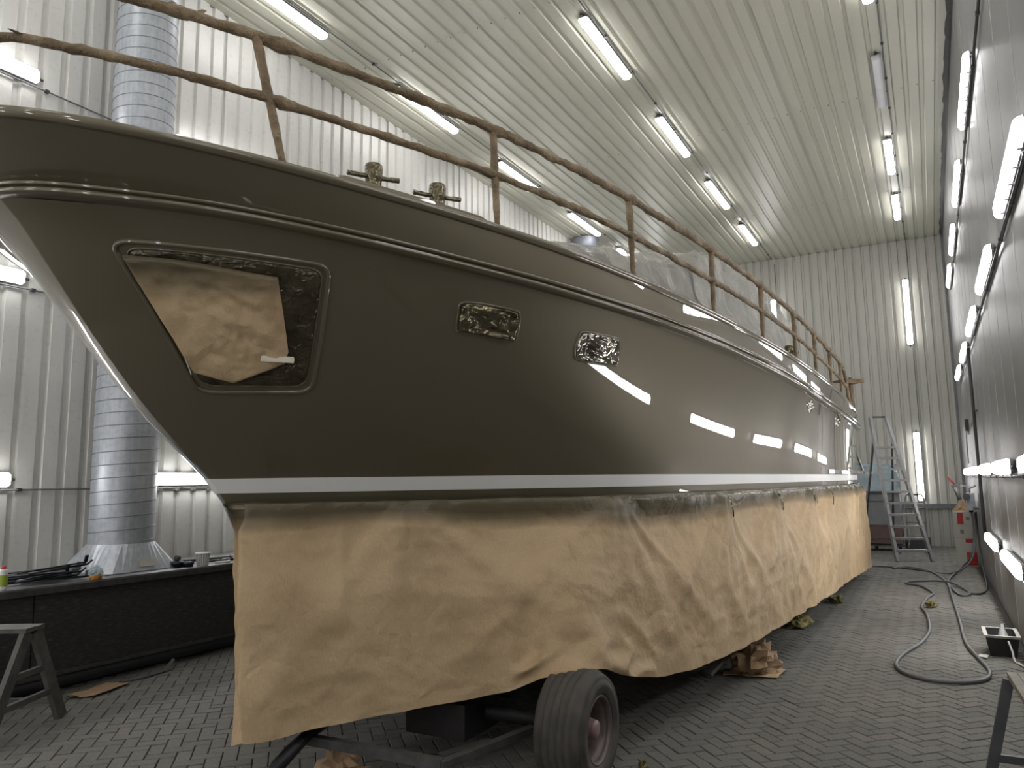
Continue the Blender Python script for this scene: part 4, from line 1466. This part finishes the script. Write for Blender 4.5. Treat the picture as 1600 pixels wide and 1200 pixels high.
ht = empty('hand_truck', (-.42, 20.4, 0), 'tubular steel hand truck standing behind the ladder steps', 'hand truck')
for sg in (-1, 1):
    MB().tube(spline([(-.42 + sg * .20, 20.45, .14), (-.42 + sg * .20, 20.5, .7), (-.42 + sg * .20, 20.55, 1.15), (-.42 + sg * .15, 20.56, 1.27)], 6), .018, 8).build('upright', MAT['alu'], ht, True)
    MB().cyl((-.42 + sg * .24 - .03, 20.5, .14), .13, .06, 20, None, (1, 0, 0)).build('wheel', MAT['tyre'], ht, True)
for z in (.3, .62, .95, 1.1):
    MB().tube([(-.62, 20.48, z), (-.22, 20.48, z)], .013, 8).build('cross_bar', MAT['alu'], ht, True)
MB().tube([(-.57, 20.56, 1.27), (-.27, 20.56, 1.27)], .018, 8).build('handle', MAT['dark'], ht, True)
MB().box((-.42, 20.3, .03), (.42, .3, .03)).build('toe_plate', MAT['frame_grey'], ht, True)
MB().box((-.42, 20.28, .16), (.36, .26, .22), None, .8).build('motor_unit', MAT['dark'], ht, True)

# cartons by the right wall
zc0 = 0
for i, (hgt, lab) in enumerate(((.29, 'bottom white carton with a red end panel in the stack'), (.24, 'second carton from the floor with a narrow red panel'), (.24, 'third carton from the floor, plain white with grey square'), (.25, 'topmost white carton with a red corner panel'))):
    e = empty('paint_carton', (.46, 17.0, zc0), lab, 'carton', 'cartons stacked by the right wall')
    MB().box((0, 0, hgt / 2), (.34, .36, hgt - .004)).build('box', MAT['carton'], e)
    if i != 2:
        MB().box((-.06 if i == 3 else .08, -.182, hgt / 2 if i != 1 else hgt * .8), (.1 if i == 3 else .17, .003, hgt * .85 if i != 1 else hgt * .3), None).build('red_print', MAT['red'], e)
    if i > 1:
        MB().box((.06 if i == 3 else -.05, -.1825, hgt * .5), (.06, .003, .07)).build('grey_print', MAT['cab_grey'], e)
    zc0 += hgt
m = MB()
rows_ = []
for i in range(9):
    f = i / 8
    rows_.append([(.45 + .15 * (1 - f * .7) * math.cos(a) * (1 + .35 * noise.noise(Vector((a * 2, f * 3, 11)))), 17.0 + .15 * (1 - f * .7) * math.sin(a) * (1 + .35 * noise.noise(Vector((a * 2, f * 3, 17)))), zc0 + .002 + .2 * f) for a in [2 * PI * k / 20 for k in range(21)]])
m.grid(rows_, False)
tag(m.build('paper_bag', MAT['kraft_brown']), 'crumpled brown paper bag on top of the carton stack', 'paper bag')

pump = empty('spray_pump', (.55, 15.9, 1.05), 'grey spray pump hung on the right wall above the cartons', 'pump')
MB().box((.56, 15.9, 1.24), (.14, .24, .30), None, .9).build('body', MAT['grey_box'], pump, True)
MB().cyl((.50, 15.76, 1.33), .06, .03, 18, None, (0, -1, 0)).build('gauge', MAT['dark'], pump, True)
MB().cyl((.56, 15.9, 1.05), .035, .06, 12).build('outlet', MAT['dark'], pump, True)
MB().box((.63, 15.9, 1.12), (.09, .30, .04)).build('bracket', MAT['frame_grey'], pump, True)
MB().tube([(.56, 15.9, 1.38), (.56, 15.9, 1.47), (.66, 15.9, 1.52)], .014, 8).build('inlet_pipe', MAT['alu'], pump, True)
gun = empty('spray_gun', (.38, 15.85, 1.3), 'spray gun with a red tip hooked beside the pump', 'spray gun')
MB().tube([(.40, 15.85, 1.28), (.36, 15.84, 1.42), (.33, 15.84, 1.50)], .035, 10).build('cup', MAT['alu'], gun, True)
MB().bar((.29, 15.84, 1.50), (.42, 15.84, 1.56), .05, .05).build('body', MAT['frame_grey'], gun, True)
MB().tube([(.34, 15.84, 1.54), (.24, 15.84, 1.68)], .014, 8).build('tip', MAT['red'], gun, True)
MB().bar((.42, 15.84, 1.53), (.60, 15.86, 1.50), .02, .02).build('hook', MAT['alu'], gun, True)
swb = empty('switch_box', (XR - .03, 16.8, 2.6), 'dark switch box with a cable on the right wall above the pump', 'switch box')
MB().box((XR - .035, 16.8, 2.66), (.06, .14, .22)).build('box', MAT['dark'], swb, True)
MB().box((XR - .068, 16.8, 2.66), (.008, .06, .08)).build('lever', MAT['cab_grey'], swb, True)
MB().tube(spline([(XR - .02, 16.8, 2.56), (XR - .02, 16.6, 2.48), (XR - .02, 15.5, 2.6), (XR - .02, 13.3, 2.68)], 6), .011, 6).build('cable', MAT['cable_dark'], swb, True)
MB().tube(spline([(XR - .02, 16.9, 2.7), (XR - .02, 17.6, 2.6), (XR - .02, 17.9, 2.3), (XR - .02, 17.9, 1.95)], 6), .011, 6).build('cable', MAT['cable'], swb, True)

# hoses
def hose(pts, r, label, mat='hose'):
    return tag(MB().tube(spline(pts, 8), r, 8).build('air_hose', MAT[mat]), label, 'hose', 'air hoses')
z = .018
hose([(.56, 15.9, 1.05), (.57, 15.9, .7), (.50, 15.8, .3), (.32, 15.95, .06), (.12, 14.6, z), (.11, 13.7, z), (.21, 12.75, z), (.33, 12.8, z), (.31, 13.3, z), (.08, 14.0, z + .024), (-.36, 14.1, z), (-.50, 13.75, z), (-.28, 13.5, z), (-.12, 12.75, z), (-.19, 12.2, z), (-.25, 11.4, z), (-.19, 10.8, z), (-.155, 9.75, z), (-.23, 8.96, z), (-.37, 8.35, z), (-.415, 7.85, z), (-.33, 7.53, z), (-.16, 7.38, z), (.07, 7.40, z), (.25, 7.58, z), (.305, 7.92, z), (.25, 8.42, z), (.17, 9.15, z), (.15, 10.5, z), (.11, 12.67, z + .02), (.06, 14.25, z), (-.18, 15.7, z), (-.55, 16.2, z), (-.78, 15.9, z)], .0165, 'long grey air hose looping over the open floor toward the viewer')
hose([(.60, 15.92, 1.05), (.60, 15.9, .7), (.48, 15.5, .25), (.15, 15.4, z), (-.3, 15.75, z), (-.8, 16.1, z), (-1.3, 16.1, z), (-2.0, 15.8, z)], .015, 'dark hose running from the pump toward the stern of the yacht', 'cable')
hose([(.63, 15.95, 1.06), (.63, 15.9, .6), (.62, 14.9, .2), (.60, 13.8, z), (.50, 13.0, z), (.36, 12.9, z)], .014, 'dark hose hanging down along the right wall', 'cable_dark')

# black paint tub on the floor
tb = empty('paint_tub', (.46, 8.85, 0), 'black rectangular tub with a paint-splashed white rim by the right wall', 'tub')
def ringbox(m, w, d, z0, z1, w2, d2, th, floor_=True):
    o = [(-w, -d), (w, -d), (w, d), (-w, d)]
    o2 = [(-w2, -d2), (w2, -d2), (w2, d2), (-w2, d2)]
    i2 = [(x - th * (1 if x > 0 else -1), y_ - th * (1 if y_ > 0 else -1)) for x, y_ in o2]
    i1 = [(x - th * (1 if x > 0 else -1), y_ - th * (1 if y_ > 0 else -1)) for x, y_ in o]
    vs_ = [(x, y_, z0) for x, y_ in o] + [(x, y_, z1) for x, y_ in o2] + [(x, y_, z1) for x, y_ in i2] + [(x, y_, z0 + th) for x, y_ in i1]
    fs_ = [(3, 2, 1, 0), (12, 13, 14, 15)] if floor_ else []
    for a in range(4):
        b = (a + 1) % 4
        fs_ += [(a, b, 4 + b, 4 + a), (4 + a, 4 + b, 8 + b, 8 + a), (8 + a, 8 + b, 12 + b, 12 + a)]
    m.add(vs_, fs_)
m = MB(); ringbox(m, .105, .19, .004, .19, .135, .23, .008)
m.build('body', MAT['tray'], tb)
m = MB(); ringbox(m, .137, .232, .178, .2, .148, .245, .022, False)
m.build('rim', MAT['tray_rim'], tb)
m = MB()
rows_ = []
for i in range(8):
    f = i / 7
    rows_.append([(.02 + .07 * (1 - f * .8) * math.cos(a) * (1 + .5 * noise.noise(Vector((a * 2, f * 3, 31)))), .05 + .1 * (1 - f * .8) * math.sin(a) * (1 + .5 * noise.noise(Vector((a * 2, f * 3, 37)))), .02 + .25 * f) for a in [2 * PI * k / 14 for k in range(15)]])
m.grid(rows_, False)
rg = m.build('white_rag', MAT['white_plastic'])
rg.location = (.46, 8.85, 0)
tag(rg, 'crumpled white rag sticking out of the black tub', 'rag')
m = MB()
m.tube(spline([(.50, 8.55, .17), (.52, 8.50, .09), (.53, 8.44, .015), (.56, 8.36, .012), (.60, 8.2, .012), (.63, 8.05, .012)], 6), .008, 6, True, .7)
tag(m.build('paint_drip', MAT['white_plastic']), 'dried white paint drip running off the black tub', 'paint drip')

# crumpled papers, foils and timber on the floor
def crumple(name, c, rx, ry, rz, mat, label, cat, seed, rough=.5, group=None, n=18, base_flat=True):
    m = MB()
    rows_ = []
    for i in range(n // 2 + 1):
        ph = -PI / 2 + PI * i / (n // 2)
        row = []
        for k in range(n + 1):
            a = 2 * PI * (k % n) / n
            d = Vector((math.cos(ph) * math.cos(a), math.cos(ph) * math.sin(a), math.sin(ph)))
            q = d * 2.1 + Vector((seed, seed * .7, 0))
            s = 1 + rough * noise.noise(q) + rough * .8 * noise.noise(q * 2.7)
            zz = c[2] + rz * (d.z * s + .75)
            row.append((c[0] + rx * d.x * s, c[1] + ry * d.y * s, max(.004, zz) if base_flat else zz))
        rows_.append(row)
    m.grid(rows_, False)
    return tag(m.build(name, MAT[mat]), label, cat, group)
def flat_scrap(name, pts, hgt, mat, label, cat, seed):
    """lying, slightly curled paper sheet with real thickness"""
    n = 7
    top = []
    for i in range(n):
        for j in range(n):
            u, v = i / (n - 1), j / (n - 1)
            p = Vector(pts[0]).lerp(Vector(pts[1]), u).lerp(Vector(pts[3]).lerp(Vector(pts[2]), u), v)
            p = p + Vector((noise.noise(Vector((u * 3, v * 3, seed))), noise.noise(Vector((u * 3, v * 3, seed + 5))), 0)) * .03
            top.append(Vector((p.x, p.y, .012 + hgt * abs(noise.noise(Vector((u * 2.2, v * 2.2, seed + 9)))) * 2)))
    bot = [p - Vector((0, 0, .003)) for p in top]
    fs_ = []
    N2 = n * n
    for i in range(n - 1):
        for j in range(n - 1):
            a, b, c_, d = i * n + j, i * n + j + 1, (i + 1) * n + j + 1, (i + 1) * n + j
            fs_ += [(a, d, c_, b), (N2 + a, N2 + b, N2 + c_, N2 + d)]
    for i in range(n - 1):
        for a, b in ((i, i + 1), ((n - 1) * n + i, (n - 1) * n + i + 1), (i * n, (i + 1) * n), (i * n + n - 1, (i + 1) * n + n - 1)):
            fs_.append((a, b, N2 + b, N2 + a))
    return tag(MB().add(top + bot, fs_).build(name, MAT[mat]), label, cat)
crumple('crumpled_paper', (-1.50, 7.02, .0), .20, .2, .17, 'kraft_brown', 'big crumpled brown paper ball beside the skirt edge', 'paper', 3.1, .55, None, 26)
flat_scrap('paper_scrap', [(-1.72, 6.82, 0), (-1.28, 6.92, 0), (-1.26, 7.25, 0), (-1.70, 7.2, 0)], .02, 'kraft', 'flat kraft paper scrap under the big crumpled ball', 'paper', 2)
tag(MB().bar((-1.83, 6.72, .03), (-1.62, 7.2, .30), .09, .03).build('timber_offcut', MAT['trestle_top']), 'short board leaning against the crumpled brown paper', 'timber')
crumple('foil_roll', (-1.50, 9.45, 0), .14, .26, .07, 'brass_foil', 'olive foil roll poking out under the skirt', 'foil', 5.2, .5, 'foil scraps on the floor')
crumple('foil_scrap', (-1.27, 11.4, 0), .08, .12, .06, 'brass_foil', 'small olive foil scrap on the floor near the stern', 'foil', 6.7, .8, 'foil scraps on the floor', 12)
crumple('foil_scrap', (-.145, 11.5, 0), .06, .10, .05, 'brass_foil', 'small olive foil scrap inside the hose loop', 'foil', 8.3, .8, 'foil scraps on the floor', 12)
crumple('foil_scrap', (-1.64, 4.50, 0), .025, .03, .025, 'brass_foil', 'tiny gold foil scrap at the bottom edge right of the tyre', 'foil', 9.9, .8, 'foil scraps on the floor', 12)
crumple('crumpled_paper', (-3.33, 2.98, 0), .09, .12, .10, 'kraft_brown', 'crumpled brown paper under the front corner of the skirt', 'paper', 12.1, .6, None, 20)
crumple('crumpled_paper', (-3.02, 3.42, 0), .16, .12, .12, 'kraft_brown', 'crumpled brown paper behind the trailer drawbar', 'paper', 14.1, .6, None, 20)
flat_scrap('cardboard_piece', [(-6.30, 3.80, 0), (-6.12, 3.95, 0), (-6.25, 4.35, 0), (-6.42, 4.25, 0)], .02, 'kraft_brown', 'torn brown cardboard piece on the floor by the exhaust box', 'cardboard', 21)
m = MB()
m.grid([[p + Vector((.02, 0, 0)) for p in spline([(-6.42, 4.25, .02), (-6.33, 4.5, .015), (-6.36, 4.75, .02), (-6.42, 4.9, .08)], 6)], [p - Vector((.02, 0, .0)) for p in spline([(-6.42, 4.25, .03), (-6.33, 4.5, .025), (-6.36, 4.75, .03), (-6.42, 4.9, .09)], 6)]])
tag(m.build('loose_strap', MAT['cable']), 'loose grey strap lying beside the base pipe of the exhaust box', 'strap')
flat_scrap('paper_scrap', [(.25, 8.55, 0), (.32, 8.5, 0), (.34, 8.62, 0), (.27, 8.66, 0)], .01, 'white_plastic', 'small white paper scrap left of the black tub', 'paper', 33)
